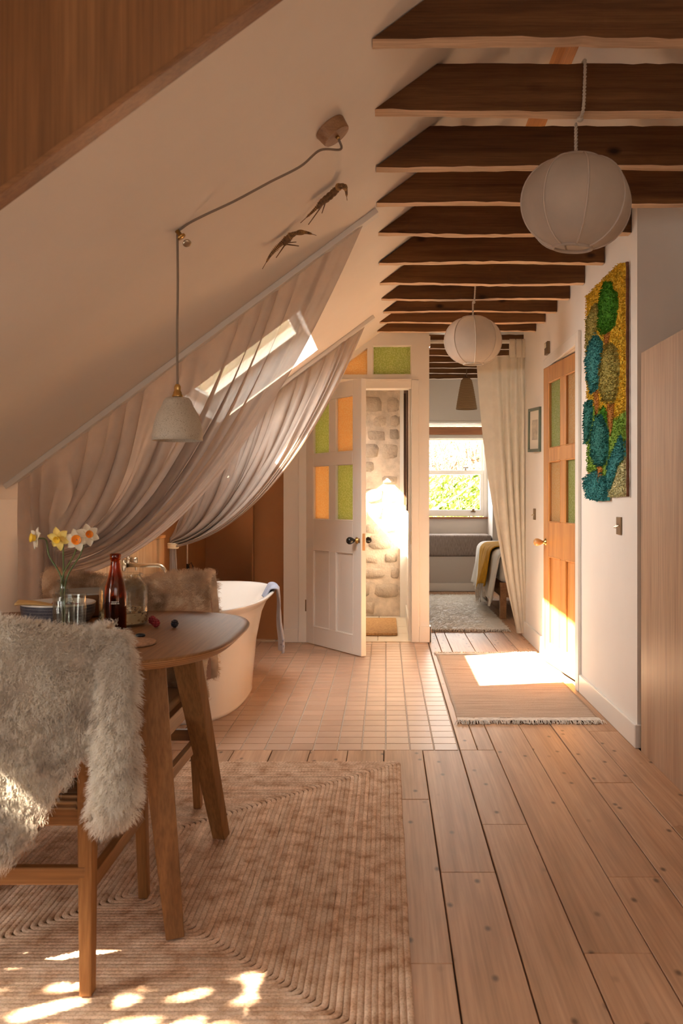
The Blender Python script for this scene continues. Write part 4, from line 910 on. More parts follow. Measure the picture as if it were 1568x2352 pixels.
def berry(pos, r, mat_, label, group, cat='berry', nm='raspberry'):
    mb = MB()
    for k in range(5):
        la = -PI/2+PI*(k+.5)/5; nn = max(3, int(9*math.cos(la)))
        for j in range(nn):
            a = 2*PI*j/nn+k*.5; mb.ball((pos[0]+r*.72*math.cos(la)*math.cos(a), pos[1]+r*.72*math.cos(la)*math.sin(a), pos[2]+r+r*.78*math.sin(la)), r*.36, 6, 4)
    mb.ball((pos[0], pos[1], pos[2]+r), r*.8, 8, 6)
    lo = min(v.z for v in mb.v); mb.xf(Matrix.Translation((0, 0, pos[2]-lo)))
    return mb.build(nm, mat_, label=label, cat=cat, group=group, smooth=True)
rnd = random.Random(21)
for k in range(14):
    a = k*2.4; r_ = .075*math.sqrt(k/14); q = p+Vector((r_*math.cos(a), r_*math.sin(a), .034+.010*(1-k/14)))
    if k % 3: berry(q, .0125, M_RASP, 'raspberry heaped in the navy bowl', 'raspberries in the navy bowl')
    else: berry(q, .0125, M_BLKB, 'blackberry heaped in the navy bowl', 'blackberries in the navy bowl', nm='blackberry')
berry(spot(350, 2.80), .0125, M_RASP, 'raspberry on the table top touching the jar side', 'loose raspberries on the table')
berry(spot(358, 2.735), .0125, M_RASP, 'raspberry on the table top between jar and blackberry', 'loose raspberries on the table')
berry(spot(401, 2.73), .0115, M_BLKB, 'single blackberry alone on the table top', None, nm='blackberry')
sp_o = thing('wooden_spoon', 'pale wooden spoon resting on the navy bowl rim', 'spoon', W(40, 1386, 2.68))
a = W(38, 1384, 2.68); b_ = W(150, 1399, 2.74); pts = [a.lerp(b_, k/10) for k in range(11)]
o = MB().grid(lambda u, v: a.lerp(b_, v)+Vector((0, 1, .25)).normalized()*(2*u-1)*(.012*(1-v)**1.5+.0055)+Vector((0, 0, .006*math.sin(v*PI))), 6, 16).build('handle', plain('beech_spoon', (.62, .38, .14), .45), sp_o, smooth=True); solidify(o, .006, 0)
q = W(160, 1400, 2.76); MB().ball((q.x, q.y, q.z-.006), .02, 14, 8, (1.35, .9, .3)).build('spoon_bowl', MATS['beech_spoon'], sp_o, smooth=True)
p = spot(205, 3.02); sbw = thing('stoneware_bowl', 'grey glazed brown stoneware bowl behind the jar', 'bowl', p)
mb = MB(); mb.lathe([(0, .002), (.05, .002), (.055, .010), (.092, .05), (.108, .078)], p, n=40, mi=0); mb.lathe([(.108, .078), (.109, .082), (.106, .083), (.088, .055), (.05, .02), (0, .014)], p, n=40, mi=1)
mb.build('body', [plain('brown_stoneware', (.22, .11, .05), .5), plain('grey_glaze', (.33, .31, .27), .3)], sbw, smooth=True)
p = spot(300, 2.42); MB().lathe([(0, 0), (.062, 0), (.066, .002), (.066, .008), (.063, .0095), (0, .0095)], p, n=40).build('cork_coaster', plain('cork', (.46, .27, .16), .85, nscale=130, namt=.3, bump=.4, bscale=200), label='round cork coaster near the edge of the table', cat='coaster', smooth=True)
p = spot(322, 2.535); MB().ball((p.x, p.y, p.z+.0065), .015, 16, 8, (1, .75, .43)).build('black_pebble', plain('black_stone', (.012, .011, .012), .3), label='smooth black pebble beside the cork coaster', cat='stone', smooth=True)
p = spot(298, 2.555); MB().box(p.x-.022, p.x+.006, p.y-.012, p.y+.012, p.z, p.z+.006).build('wood_chip', plain('chip_wood', (.48, .27, .16), .7), label='small flat piece of wood beside the black pebble', cat='wood', bevel=.002)
# ------------------------------------------------------------------ bath curtains on sloping tracks
def swag(name, label, Y, T0, T1, Ga, Gb, cfx, cfy, pleats, floor_px, x_end, hem, seed, vertical_to=.0, tieband=True, ntie=.70, lean=12, bot_spread=(0, 0)):
    cu = thing(name, label, 'curtain', W((Ga[0]+Gb[0])/2, floor_px, Y))
    sc_ = Y/FPX
    def f(u, v):
        Tx, Ty = lerp(T0[0], T1[0], u), lerp(T0[1], T1[1], u); w = sstep(0, vertical_to, u) if vertical_to else 1
        Gx, Gy = lerp(Tx, lerp(Ga[0], Gb[0], u), w), lerp(Ga[1], Gb[1], u)
        Cx, Cy = Tx+(Gx-Tx)*lerp(cfx[0], cfx[1], u), Ty+(Gy-Ty)*cfy
        nz = mnoise.noise(Vector((u*9, seed, v*1.1))); nz2 = mnoise.noise(Vector((u*23+5, seed, v*1.6)))
        if v < ntie:
            t = v/ntie; x = (1-t)**2*Tx+2*t*(1-t)*Cx+t*t*Gx; y = (1-t)**2*Ty+2*t*(1-t)*Cy+t*t*Gy
            amp = lerp(.012, .040, min(1, t*3))*(1-.35*sstep(.75, 1, t)*w); bulge = .06*math.sin(t*PI)*w*u
        else:
            k = (v-ntie)/(1-ntie); x = Gx-lean*k*w+lerp(*bot_spread, u)*k; y = lerp(Gy, floor_px, k); amp = lerp(.018, .03, k); bulge = 0
        ph = 2*PI*(pleats*u+1.5*nz+.5*nz2); yo = amp*(math.sin(ph)*.7+.45*math.sin(2*PI*(pleats*.41*u)+1.3+1.6*nz2))
        xo = amp*.5*math.cos(ph)/sc_*(.5 if v < .03 else 1)
        hm = sstep(hem[0], hem[1], u); yo = lerp(yo, -.030+.3*yo, hm*min(1, v*4)*(1 if v < ntie else .3))
        return W(x+xo*w*(1-hm), y, Y)+Vector((0, yo-bulge, 0))
    MB().grid(f, 330, 64).build('drape', M_LINEN, cu, smooth=True, fixn=False)
    # gathered heading along the track
    def head(u, v):
        p_ = f(u, .0); return p_+Vector((0, -.004+.010*math.sin(u*pleats*3.1*2*PI), (.012*v-.004)+.003*math.sin(u*pleats*5.3)))
    MB().grid(head, 300, 2).build('heading', M_LINEN, cu, smooth=True, fixn=False)
    if tieband:
        pts = []; c0 = W((Ga[0]+Gb[0])/2, (Ga[1]+Gb[1])/2+7, Y)
        w_ = (abs(Gb[0]-Ga[0])/2+5)*sc_
        pts = [c0+Vector((math.cos(a)*w_, math.sin(a)*.035, 0)) for a in [k*2*PI/20 for k in range(20)]]
        mb = MB()
        for dz in (-.012, 0, .012): mb.tube([q+Vector((0, 0, dz)) for q in pts], .008, 6, closed=True)
        mb.build('tie_band', plain(name+'_tie', (.66, .52, .34), .8), cu, smooth=True)
    return cu
c1 = swag('bath_curtain', 'taupe voile curtain swept aside in front of the bath', 3.85, (42, 1100), (838, 508), (96, 1225), (185, 1322), (.15, .464), .905, 13, 1744, 0, (.80, .88), 3.3, vertical_to=.16, tieband=False, ntie=.72)
c2 = swag('bath_curtain', 'taupe voile curtain tied back at the far end of the bath', 5.93, (432, 1030), (838, 748), (392, 1236), (403, 1257), (.25, .432), .915, 10, 1541, 0, (.80, .90), 8.1, vertical_to=.0, ntie=.70, lean=0, bot_spread=(-2, 14))
for Y, xa, xb, lb in ((3.85, -1.615, -.045, 'white sloping curtain track in front of the bath'), (5.93, -1.46, -.085, 'white sloping curtain track at the far end of the bath')):
    MB().prism([on_slope(xa, Y-.035, .0005), on_slope(xb, Y-.035, .0005), on_slope(xb, Y+.03, .0005), on_slope(xa, Y+.03, .0005)], NIN*.024).build('curtain_track', M_TRIM, label=lb, cat='curtain rail', bevel=.003)

# ------------------------------------------------------------------ cream curtain to the bedroom
CY = 7.43
cc = thing('cream_curtain', 'cream tab-top curtain drawn aside at the bedroom opening', 'curtain', W(1195, 1457, CY))
def cream(u, v):
    Tx, Ty, Bx, By = lerp(1094, 1211, u), lerp(824, 812, u), lerp(1184, 1210, u), 1456-3*math.sin(u*PI)
    Cx = Tx+(Bx-Tx)*.18; t = v; x = (1-t)**2*Tx+2*t*(1-t)*Cx+t*t*Bx; y = lerp(Ty, By, v)
    nz = mnoise.noise(Vector((u*3, 1.7, v*1.5))); ph = 2*PI*(4.6*u*u+.35*u+.5*nz)
    amp = lerp(.012, .034, min(1, v*2)); x += 1.5*math.cos(ph)*v*3
    return W(x, y, CY)+Vector((0, amp*math.sin(ph)-.02*math.sin(v*PI), 0))
o = MB().grid(cream, 110, 90).build('drape', M_CREAM, cc, smooth=True, fixn=False)
MB().grid(lambda u, v: cream(u, v*.055)+Vector((0, -.006, 0)), 110, 4).build('heading', M_CREAM, cc, smooth=True, fixn=False)
RODZ = W(0, 785, CY).z
for xp in (1176, 1191, 1205):
    x0, x1 = W(xp-6.5, 0, CY).x, W(xp+6.5, 0, CY).x; r_ = .022; zb = W(0, 822, CY).z
    prof = [(-.020, zb)]+[(-r_*math.cos(a), RODZ+r_*math.sin(a)) for a in [k*PI/8 for k in range(9)]]+[(.018, zb)]
    o = MB().grid(lambda u, v: (lerp(x0, x1, u), CY+prof[round(v*(len(prof)-1))][0], prof[round(v*(len(prof)-1))][1]), 4, len(prof)-1).build('tab', M_CREAM, cc, smooth=True, fixn=False); solidify(o, .003, 0)
rd = thing('curtain_rod', 'white curtain rod across the bedroom opening', 'curtain rail', (.74, CY, RODZ-.02))
MB().tube([(.362, CY, RODZ), (1.138, CY, RODZ)], .0155, 14).build('rod', M_TRIM, rd, smooth=True)
for x0, x1 in ((.341, .363),): MB().box(x0, x1, CY-.03, CY+.03, RODZ-.045, RODZ+.045).build('socket', M_TRIM, rd, bevel=.004)
# ------------------------------------------------------------------ silk lanterns
def lantern(label, c, cordtop, joist_y, tilt):
    l = thing('silk_lantern', label, 'pendant lamp', c, group='silk lanterns under the joists'); R, Hh = .179, .150; ng = 8; a0 = PI/ng*0+.0
    th0 = math.asin(.052/R*.98); M = Matrix.Rotation(math.radians(tilt[0]), 4, 'X') @ Matrix.Rotation(math.radians(tilt[1]), 4, 'Y')
    def P(a, th, flat=True):
        k = (a-a0)/(2*PI/ng); f = abs(k-round(k))*2; r_ = R*math.sin(th)**.85; h = -Hh*math.cos(th)
        if flat: r_ *= lerp(1, .955, f)*1.0
        return Vector((r_*math.cos(a), r_*math.sin(a), h))
    for g in range(ng):
        s_ = a0+g*2*PI/ng-PI/2+PI/2
        MB().grid(lambda u, v: P(s_+u*2*PI/ng, lerp(PI-th0, th0, v)), 8, 20).xf(M).build('silk_gore', M_SILK, l, local=True, smooth=True, fixn=False)
        MB().tube([P(s_, lerp(PI-th0, th0, k/20), False)*1.004 for k in range(21)], .0034, 7).xf(M).build('rib', M_PIPING, l, local=True, smooth=True)
    for th, nm in ((th0, 'lower_ring'), (PI-th0, 'upper_ring')):
        MB().tube([P(k*2*PI/32, th, False) for k in range(32)], .006, 8, closed=True).xf(M).build(nm, M_SILK, l, local=True, smooth=True)
    b = MB()
    for k in range(3): b.tube([(0, 0, .105), P(k*2*PI/3, PI-th0, False)], .002, 6)
    b.lathe([(0, .105), (.018, .105), (.018, .05), (.012, .04), (0, .04)], n=14).build('lamp_holder', M_TRIM, l, local=True)
    # twisted rope up to the joist and over it
    zb = cordtop-c[2]; pts = [Vector((0, 0, .09)), Vector((0, 0, zb+.0))]; fy = joist_y-c[1]-.012
    loop = [Vector((0, fy+.055, zb-.010)), Vector((.0, fy, zb-.004)), Vector((.004, fy-.002, zb+.07)), Vector((.006, fy, zb+.152)), Vector((.006, fy+.04, zb+.162))]
    def twist(path, nm, r=.0042):
        mb = MB(); L = 0; A = []; B = []
        n = 60 if len(path) < 20 else len(path)
        fine = catmull(path, 14) if len(path) > 2 else [path[0].lerp(path[1], k/60) for k in range(61)]
        for i, q in enumerate(fine):
            if i: L += (q-fine[i-1]).length
            a = L/.022*2*PI; o_ = Vector((math.cos(a), math.sin(a), 0))*.0032
            A.append(q+o_); B.append(q-o_)
        mb.tube(A, r*.75, 6); mb.tube(B, r*.75, 6); mb.build(nm, M_ROPE, l, local=True, smooth=True)
    twist(pts, 'cord'); twist(loop, 'cord_loop')
    MB().ball((0, fy+.045, zb-.012), .011, 10, 7, (1, 1.3, .8)).build('knot', M_ROPE, l, local=True, smooth=True)
    return l
lantern('white silk lantern with ribbed gores hanging beside the oak wardrobe', Vector((.622, 2.965, 2.096)), 2.358, 2.87, (3, 4))
lantern('white silk lantern with ribbed gores hanging in the hall by the pine door', Vector((.546, 5.68, 2.119)), 2.362, 5.60, (1, -1))

# ------------------------------------------------------------------ stoneware pendant on a swagged flex
PX, PY = -.620, 2.695
pe = thing('stoneware_pendant', 'speckled stoneware pendant lamp over the dining table', 'pendant lamp', (PX, PY, 1.30))
t_ = NT('speckled_stoneware'); v_ = t_.coords(); n_ = t_.noise(v_, 420, 2, .5); c_ = t_.ramp(n_, [(.30, (.16, .12, .08)), (.40, (.47, .41, .32)), (.7, (.52, .46, .37))]); t_.base(c_, .55); M_STONEWARE = t_.m
pr = [(.028, .128), (.034, .127), (.041, .118), (.046, .104), (.053, .092), (.062, .076), (.069, .05), (.0735, .02), (.0745, .0), (.0725, .0), (.071, .02), (.066, .05), (.058, .075), (.049, .09), (.042, .104), (.036, .115), (.0, .118)]
MB().lathe(pr, (PX, PY, 1.302), n=48).build('shade', M_STONEWARE, pe, smooth=True)
MB().lathe([(0, .166), (.006, .166), (.0095, .160), (.0100, .156), (.0095, .150), (.0098, .146), (.0128, .142), (.0128, .137), (.0158, .133), (.0162, .126), (.0, .126)], (PX, PY, 1.304), n=24).build('lamp_holder', M_BRASS, pe, smooth=True)
hk = on_slope(-.622, PY, .0); hz = hk.z-.022
MB().tube(catmull([(PX, PY, 1.46), (PX-.001, PY, 1.62), (PX+.001, PY, 1.78), (PX, PY, hz+.01), (PX+.006, PY, hz+.024)], 8), .0036, 8).build('drop_flex', M_FLEX, pe, smooth=True)
rose = on_slope(-.172, 2.755, .0)
MB().lathe([(0, .0008), (.050, .0008), (.051, .004), (.046, .036), (.044, .039), (0, .039)], rose, NIN, 40).build('ceiling_rose', wood('turned_rose_wood', (.30, .15, .07), (.40, .22, .11), (.47, .27, .14), 'X', .5, 3, .5, .05, .3, 0), pe, smooth=False, bevel=.0)
MB().lathe([(0, .039), (.006, .039), (.006, .048), (0, .049)], rose, NIN, 14).build('cord_grip', M_BRASS, pe, smooth=True)
sw = [rose+NIN*.047, rose+NIN*.062+Vector((-.003, 0, -.02)), W(735, 345, 2.70), W(690, 382, 2.68), W(620, 418, 2.67), W(540, 461, 2.67), W(470, 494, 2.68), W(435, 512, 2.69), Vector((PX+.006, PY, hz+.024))]
MB().tube(catmull(sw, 8), .0036, 8).build('swag_flex', M_FLEX, pe, smooth=True)
ho = thing('cable_hook', 'small brass hook holding the pendant flex on the slope', 'hook', hk)
MB().lathe([(0, .0008), (.007, .0008), (.007, .018), (.013, .02), (.013, .026), (0, .027)], hk, NIN, 18).build('peg', M_BRASS, ho, smooth=True)
MB().lathe([(.0, 0), (.012, 0), (.013, .004), (.010, .007), (0, .006)], hk+NIN*.03+Vector((.012, 0, -.012)), (.3, -.6, -.7), 18).build('button', M_NICKEL, ho, smooth=True)

# ------------------------------------------------------------------ woven birds on the slope
M_STRAW = plain('dark_willow', (.15, .075, .028), .6, nscale=90, namt=.5); M_STRAWL = plain('golden_straw', (.42, .24, .09), .6, nscale=90, namt=.4)
def pslope(px, py, off):
    x = (px-HX)/FPX; z = (HY-py)/FPX   # ray meets the slope moved inward by off
    dz = off*math.sqrt(1+SL*SL); d = (SZ0-dz-CAMZ)/(z-SL*x); return Vector((x*d, d, CAMZ+z*d))
def bird(label, body, wings, tails, off):
    b0 = pslope(*body[0], 0); bd = thing('woven_bird', label, 'ornament', b0, group='woven birds on the slope')
    P = catmull([pslope(q[0], q[1], off+q[2]) for q in body_pts(body)], 6); n = len(P)
    MB().tube(P, [.002+.011*math.sin(PI*(.12+.80*i/(n-1)))**.8*(1+.12*math.cos(i*2.2)) for i in range(n)], 9).build('body', [M_STRAW], bd, smooth=True)
    for w_ in wings:
        Q = catmull([pslope(q[0], q[1], off+q[2]) for q in w_], 22); m = len(Q)
        rr = [(.0095*(1-(i/(m-1)))**.6+.0015)*(1+.30*math.cos(i*1.9)) for i in range(m)]
        mb = MB(); mb.tube(Q, [r_*.8 for r_ in rr], 8)
        wg = mb.build('wing', M_STRAW, bd, smooth=True)
        mb = MB()
        for i in range(3, m-4, 3): mb.tube([Q[i-1]-(Q[i]-Q[i-1])*0, Q[i]], [rr[i]*1.05, rr[i]*1.02], 8)
        mb.build('binding', M_STRAWL, wg, kind='stuff')
        MB().tube([Q[-1], Q[-1]+(Q[-1]-Q[-6]).normalized()*.03], .0012, 5).build('twig_end', M_STRAW, wg)
    for t in tails:
        MB().tube([pslope(q[0], q[1], off+q[2]) for q in t], [.0028, .0016], 6).build('tail_twig', M_STRAW, bd)
    P0 = pslope(*body[0], 0); MB().tube([P0, pslope(*body[0], off)], .0012, 5).build('pin', M_STRAW, bd)
def body_pts(b): return [(x, y, 0.004*i) for i, (x, y) in enumerate(b)]
bird('woven willow bird with one wing folded down, near the joists', [(778, 424), (772, 436), (755, 452), (738, 466), (729, 478)], [[(772, 436, .0), (745, 458, .004), (722, 482, .010), (703, 500, .018)], [(776, 430, .004), (788, 427, .02), (794, 436, .03), (796, 452, .035)]], [[(745, 464, 0), (708, 516, .012)], [(748, 462, 0), (739, 490, .02)]], .018)
bird('woven willow bird with spread wings, near the curtain track', [(668, 537), (664, 545), (657, 554), (652, 563)], [[(660, 548, .0), (640, 565, .006), (622, 585, .014), (611, 603, .022)], [(664, 543, .002), (682, 535, .012), (702, 534, .022), (717, 538, .03)]], [[(655, 561, 0), (634, 592, .012)], [(656, 561, 0), (686, 565, .025)], [(657, 558, 0), (680, 556, .006)]], .018)

# ------------------------------------------------------------------ tufted wool wall hanging
wh = thing('wool_wall_hanging', 'tufted wool hanging of green and teal trees on yellow', 'wall hanging', (WALL_X-.01, 4.67, 1.14))
def hw(cx, cy, lift=0.0):
    px_, py_ = 1300+cx/3.459, 580+cy/3.459; d = 1.122*FPX/(px_-HX); return (d, CAMZ+(HY-py_)/FPX*d)
rnd = random.Random(31)
def inside(pt, poly):
    c = False; n = len(poly); j = n-1
    for i in range(n):
        if (poly[i][1] > pt[1]) != (poly[j][1] > pt[1]) and pt[0] < (poly[j][0]-poly[i][0])*(pt[1]-poly[i][1])/(poly[j][1]-poly[i][1]+1e-12)+poly[i][0]: c = not c
        j = i
    return c
def wool(name, c):
    t = NT(name); v = t.coords(); f = t.noise(v, 60, 3); t.base(t.ramp(f, [(.3, tuple(x*.55 for x in c)), (.7, tuple(min(1, x*1.3) for x in c))]), .95, 0, .1); return t.m
def tuft(nm, pts, mat_, h, dens, lift, L):
    poly = [hw(*p_) for p_ in pts]; ys = [q[0] for q in poly]; zs = [q[1] for q in poly]; mb = MB(); x0 = WALL_X-.012-lift
    n = len(poly); cy, cz = sum(ys)/n, sum(zs)/n
    mb.add([(x0+.002+lift, q[0], q[1]) for q in poly]+[(x0-h*.75, cy+(q[0]-cy)*.86, cz+(q[1]-cz)*.9) for q in poly]+[(x0-h, cy, cz)], [(i, (i+1) % n, n+(i+1) % n, n+i) for i in range(n)]+[(n+i, n+(i+1) % n, 2*n) for i in range(n)])
    area = abs(sum(poly[i][0]*poly[(i+1) % n][1]-poly[(i+1) % n][0]*poly[i][1] for i in range(n)))/2; N = int(area*dens)
    k = 0
    while k < N:
        p_ = (rnd.uniform(min(ys), max(ys)), rnd.uniform(min(zs), max(zs)))
        if not inside(p_, poly): continue
        k += 1; w_ = .0034; dy, dz = rnd.uniform(-.6, .6), rnd.uniform(-1.2, .3); l_ = L*rnd.uniform(.6, 1.2); a = rnd.uniform(0, PI)
        b_ = Vector((x0-h*.55, *p_)); tip = b_+Vector((-1, dy, dz)).normalized()*l_; s_ = Vector((0, math.cos(a), math.sin(a)))*w_
        mb.add([b_-s_, b_+s_, tip+s_*.5, tip-s_*.5], [(0, 1, 2, 3)])
    mb.build(nm, mat_, wh, fixn=False)
Wy = wool('wool_yellow', (.70, .47, .05)); Wg = wool('wool_grass', (.22, .37, .06)); Wk = wool('wool_khaki', (.55, .52, .28)); Wt = wool('wool_teal', (.05, .22, .22)); Wd = wool('wool_dark_teal', (.035, .16, .14)); We = wool('wool_emerald', (.06, .22, .02)); Wo = wool('wool_olive', (.34, .29, .08)); Wb = wool('wool_rust', (.36, .15, .035))
tuft('sky', [(150, 345), (410, 85), (468, 78), (468, 1260), (400, 1330), (160, 1190)], Wy, .006, 16000, 0, .008)
tuft('meadow', [(160, 1185), (265, 1235), (400, 1310), (468, 1245), (468, 1650), (330, 1800), (160, 1740)], Wg, .007, 16000, 0, .008)
tuft('field', [(380, 1690), (468, 1620), (472, 1935), (330, 1945), (330, 1800)], Wk, .008, 16000, 0, .009)
tuft('bush', [(140, 1790), (250, 1715), (330, 1790), (335, 1972), (240, 1975), (165, 1950), (142, 1860)], Wt, .016, 15000, 0, .012)
tuft('bush', [(440, 1440), (466, 1500), (464, 1640), (420, 1690), (395, 1780), (355, 1890), (325, 1895), (318, 1780), (345, 1650), (395, 1530)], Wt, .018, 15000, 0, .012)
tuft('crown', [(165, 530), (235, 392), (265, 400), (268, 560), (222, 690), (160, 800)], Wo, .018, 15000, 0, .012)
tuft('crown', [(318, 225), (368, 225), (378, 290), (415, 315), (420, 430), (392, 590), (350, 632), (290, 655), (266, 600), (270, 420), (290, 300)], We, .024, 15000, 0, .014)
tuft('trunk', [(302, 618), (355, 622), (340, 710), (325, 815), (308, 810), (304, 700)], Wb, .012, 15000, 0, .008)
tuft('crown', [(158, 860), (198, 700), (250, 640), (296, 700), (300, 850), (272, 1000), (255, 1090), (205, 1128), (178, 1010)], Wt, .024, 15000, 0, .014)
tuft('trunk', [(215, 1095), (262, 1088), (256, 1285), (235, 1300)], Wb, .012, 15000, 0, .008)
tuft('crown', [(330, 722), (368, 710), (410, 755), (430, 880), (422, 1080), (390, 1195), (302, 1190), (280, 1080), (274, 930), (298, 800)], Wo, .024, 15000, 0, .014)
tuft('trunk', [(326, 1195), (386, 1190), (380, 1330), (356, 1472), (332, 1350)], Wb, .013, 15000, 0, .008)
tuft('crown', [(155, 1180), (214, 1166), (216, 1300), (182, 1495), (150, 1530), (147, 1330)], Wd, .022, 15000, 0, .013)
tuft('crown', [(262, 1290), (296, 1206), (330, 1270), (325, 1345), (265, 1335)], We, .012, 15000, 0, .010)
tuft('crown', [(250, 1290), (300, 1282), (345, 1420), (341, 1620), (310, 1695), (240, 1698), (205, 1600), (210, 1420)], Wd, .026, 15000, 0, .014)
tuft('trunk', [(250, 1660), (290, 1670), (291, 1790), (264, 1868), (250, 1750)], Wb, .015, 15000, 0, .009)
e0, e1 = hw(474, 76), hw(478, 1938); MB().tube([(WALL_X-.012, lerp(e0[0], e1[0], k/40), lerp(e0[1], e1[1], k/40)) for k in range(41)], [.007+.0012*math.cos(k*2) for k in range(41)], 8).build('binding', plain('brown_binding', (.16, .06, .03), .9, nscale=80, namt=.3), wh, smooth=True)
y0_, y1_ = hw(474, 76)[0], hw(155, 340)[0]
MB().box(WALL_X-.010, WALL_X-.0008, y0_+.01, y1_-.01, 1.17, 2.225).build('backing', plain('hessian_backing', (.28, .16, .07), .95), wh)

# ------------------------------------------------------------------ bedroom
cs = thing('window_seat_cushion', 'thick grey ribbed cushion on the bedroom window seat', 'cushion', (.85, 11.28, .425))
t_ = NT('grey_ribbed_wool'); v_ = t_.coords((1, .2, .12)); t_.base(t_.ramp(t_.noise(v_, 150, 3), [(.3, (.20, .155, .135)), (.7, (.36, .30, .27))]), .95, 0, .1); t_.bump(t_.noise(v_, 150, 2), .6, .004); M_GREYWOOL = t_.m
MB().box(RX0+.004, RX1-.004, YE-.005, 11.56, .4215, .685).build('cushion_body', M_GREYWOOL, cs, bevel=.045, segs=5, smooth=True)
bed = thing('bed', 'low wooden bed under white linen beyond the cream curtain', 'bed', (1.75, 9.35, 0))
M_BEDW = wood('bed_pine', (.30, .14, .06), (.42, .21, .09), (.50, .27, .12), 'Y', .5, 1, .6, .05, .4, 0)
for x_, y_ in ((1.10, 8.52), (1.10, 10.28), (2.42, 8.52), (2.42, 10.28)): MB().box(x_-.03, x_+.03, y_-.03, y_+.03, 0, .34).build('leg', M_BEDW, bed, bevel=.004)
for a_ in ((1.085, 1.115, 8.55, 10.25), (2.405, 2.435, 8.55, 10.25)): MB().box(*a_, .20, .34).build('rail', M_BEDW, bed, bevel=.004)
for a_ in ((1.13, 2.39, 8.505, 8.535), (1.13, 2.39, 10.265, 10.295)): MB().box(*a_, .20, .34).build('rail', M_BEDW, bed, bevel=.004)
MB().box(1.07, 2.44, 8.50, 10.30, .345, .58).build('mattress', plain('mattress_ticking', (.72, .68, .62), .9), bed, bevel=.04, segs=4, smooth=True)
M_SHEET = fabric('white_bed_linen', (.82, .79, .75), .1, 0, 300, .2, .9, .02)
def duvet(dx, y0, y1, zt, zlow, sd, amp=.03, xr=2.38):
    def f(u, v):
        y = lerp(y0, y1, v); n = mnoise.noise(Vector((y*4, sd, 0))); n2 = mnoise.noise(Vector((y*9, sd, u*3))); low = zlow(v)
        xl = 1.045-dx; top = zt+.012*mnoise.noise(Vector((u*6, y*4, sd)))
        La, Lc, Ld = xr-xl-.08, .13, top-.08-low; s_ = u*(La+Lc+Ld)
        if s_ < La: x, z = xr-s_, top
        elif s_ < La+Lc: a = (s_-La)/Lc*PI/2; x, z = xl+.08-.08*math.sin(a), top-.08+.08*math.cos(a)
        else: k = (s_-La-Lc)/max(Ld, .01); x, z = xl-amp*k*(1.0+n*1.2)-.014*math.sin(y*26+sd)*k, top-.08-(s_-La-Lc)
        return (x+.008*n2, y, z+.004*n2)
    return f
fd = duvet(0, 8.42, 10.33, .635, lambda v: .13+.05*math.sin(v*9)+.02*math.sin(v*23), 2.2, .045)
o = MB().grid(fd, 60, 80).build('duvet', M_SHEET, bed, smooth=True, fixn=False); solidify(o, .02, 0)
bl = thing('mustard_blanket', 'mustard yellow fringed blanket hanging over the bed side', 'blanket', (1.6, 9.4, .1))
M_MUSTARD = fabric('mustard_wool', (.58, .31, .03), .05, 0, 350, .7, .95, .18)
fb2 = duvet(.035, 8.85, 9.70, .665, lambda v: .27-.10*sstep(.55, .8, v)+.02*math.sin(v*11), 5.1, .05)
o = MB().grid(fb2, 60, 44).build('weave', M_MUSTARD, bl, smooth=True, fixn=False); solidify(o, .012, 0)
mb = MB(); rnd = random.Random(4)
for k in range(46):
    q = Vector(fb2(1, k/45)); L = rnd.uniform(.09, .14)
    mb.tube([q, q+Vector((rnd.uniform(-.012, .004), rnd.uniform(-.008, .008), -L*.5)), q+Vector((rnd.uniform(-.018, .008), rnd.uniform(-.014, .014), -L))], [.004, .0045, .003], 5)
mb.build('fringe', M_FRINGE, bl, kind='stuff', fixn=False)
cr = thing('cream_shag_rug', 'cream shaggy rug on the bedroom floor beside the bed', 'rug', (.70, 9.1, 0))
M_SHAG = hairmat('cream_shag', (.86, .80, .72), (.92, .87, .80), (.86, .80, .72))
o = MB().grid(lambda u, v: (lerp(.36, 1.05, u), lerp(7.70, 10.45, v), .014+.004*mnoise.noise(Vector((u*5, v*12, 0)))), 20, 60).build('pile', [M_SHAG], cr, smooth=True, fixn=False)
if o.data.polygons[5].normal.z < 0: o.data.flip_normals()
fur(o, 3600, .012, 9, 5, .3, .012, -.3, .0016)
MB().box(.36, 1.05, 7.70, 10.45, .002, .012).build('backing', plain('rug_backing', (.55, .48, .40), .95), cr)
mb = MB()
for y0, sg in ((7.70, -1), (10.45, 1)):
    for i in range(150):
        x = .36+.69*i/149; L = rnd.uniform(.03, .07); c = rnd.uniform(-.02, .02)
        mb.tube([(x, y0, .012), (x+c*.5, y0+sg*L*.6, .013+rnd.uniform(0, .012)), (x+c, y0+sg*L, .004)], [.003, .003, .002], 4)
mb.build('fringe', M_FRINGE, cr, kind='stuff', fixn=False)
cl = thing('rope_cone_pendant', 'woven rope cone pendant hanging in the bedroom', 'pendant lamp', W(1071, 940, 8.82))
c_ = W(1071, 940, 8.82); t_ = NT('coiled_rope'); v_ = t_.coords(); wv = t_.node('ShaderNodeTexWave', wave_type='BANDS', bands_direction='Z'); wv.inputs['Scale'].default_value = 38; t_.link(v_, wv.inputs['Vector']); t_.base(t_.ramp(wv.outputs[1], [(.2, (.25, .15, .07)), (.7, (.47, .31, .17))]), .9); t_.bump(wv.outputs[1], .6, .004)
pr = [(.012, .305), (.035, .300), (.050, .285)]
for k in range(26): f_ = k/25; pr.append((lerp(.052, .104, f_**.85)+.0015*math.cos(k*PI), lerp(.28, .0, f_)))
pr += [(.098, .0), (.046, .28), (.0, .29)]
MB().lathe(pr, c_, n=32).build('shade', t_.m, cl, smooth=True)
MB().tube([c_+Vector((0, 0, .295)), c_+Vector((0, 0, 2.398-c_.z))], .005, 8).build('flex', plain('rope_flex', (.22, .12, .06), .8), cl, smooth=True)
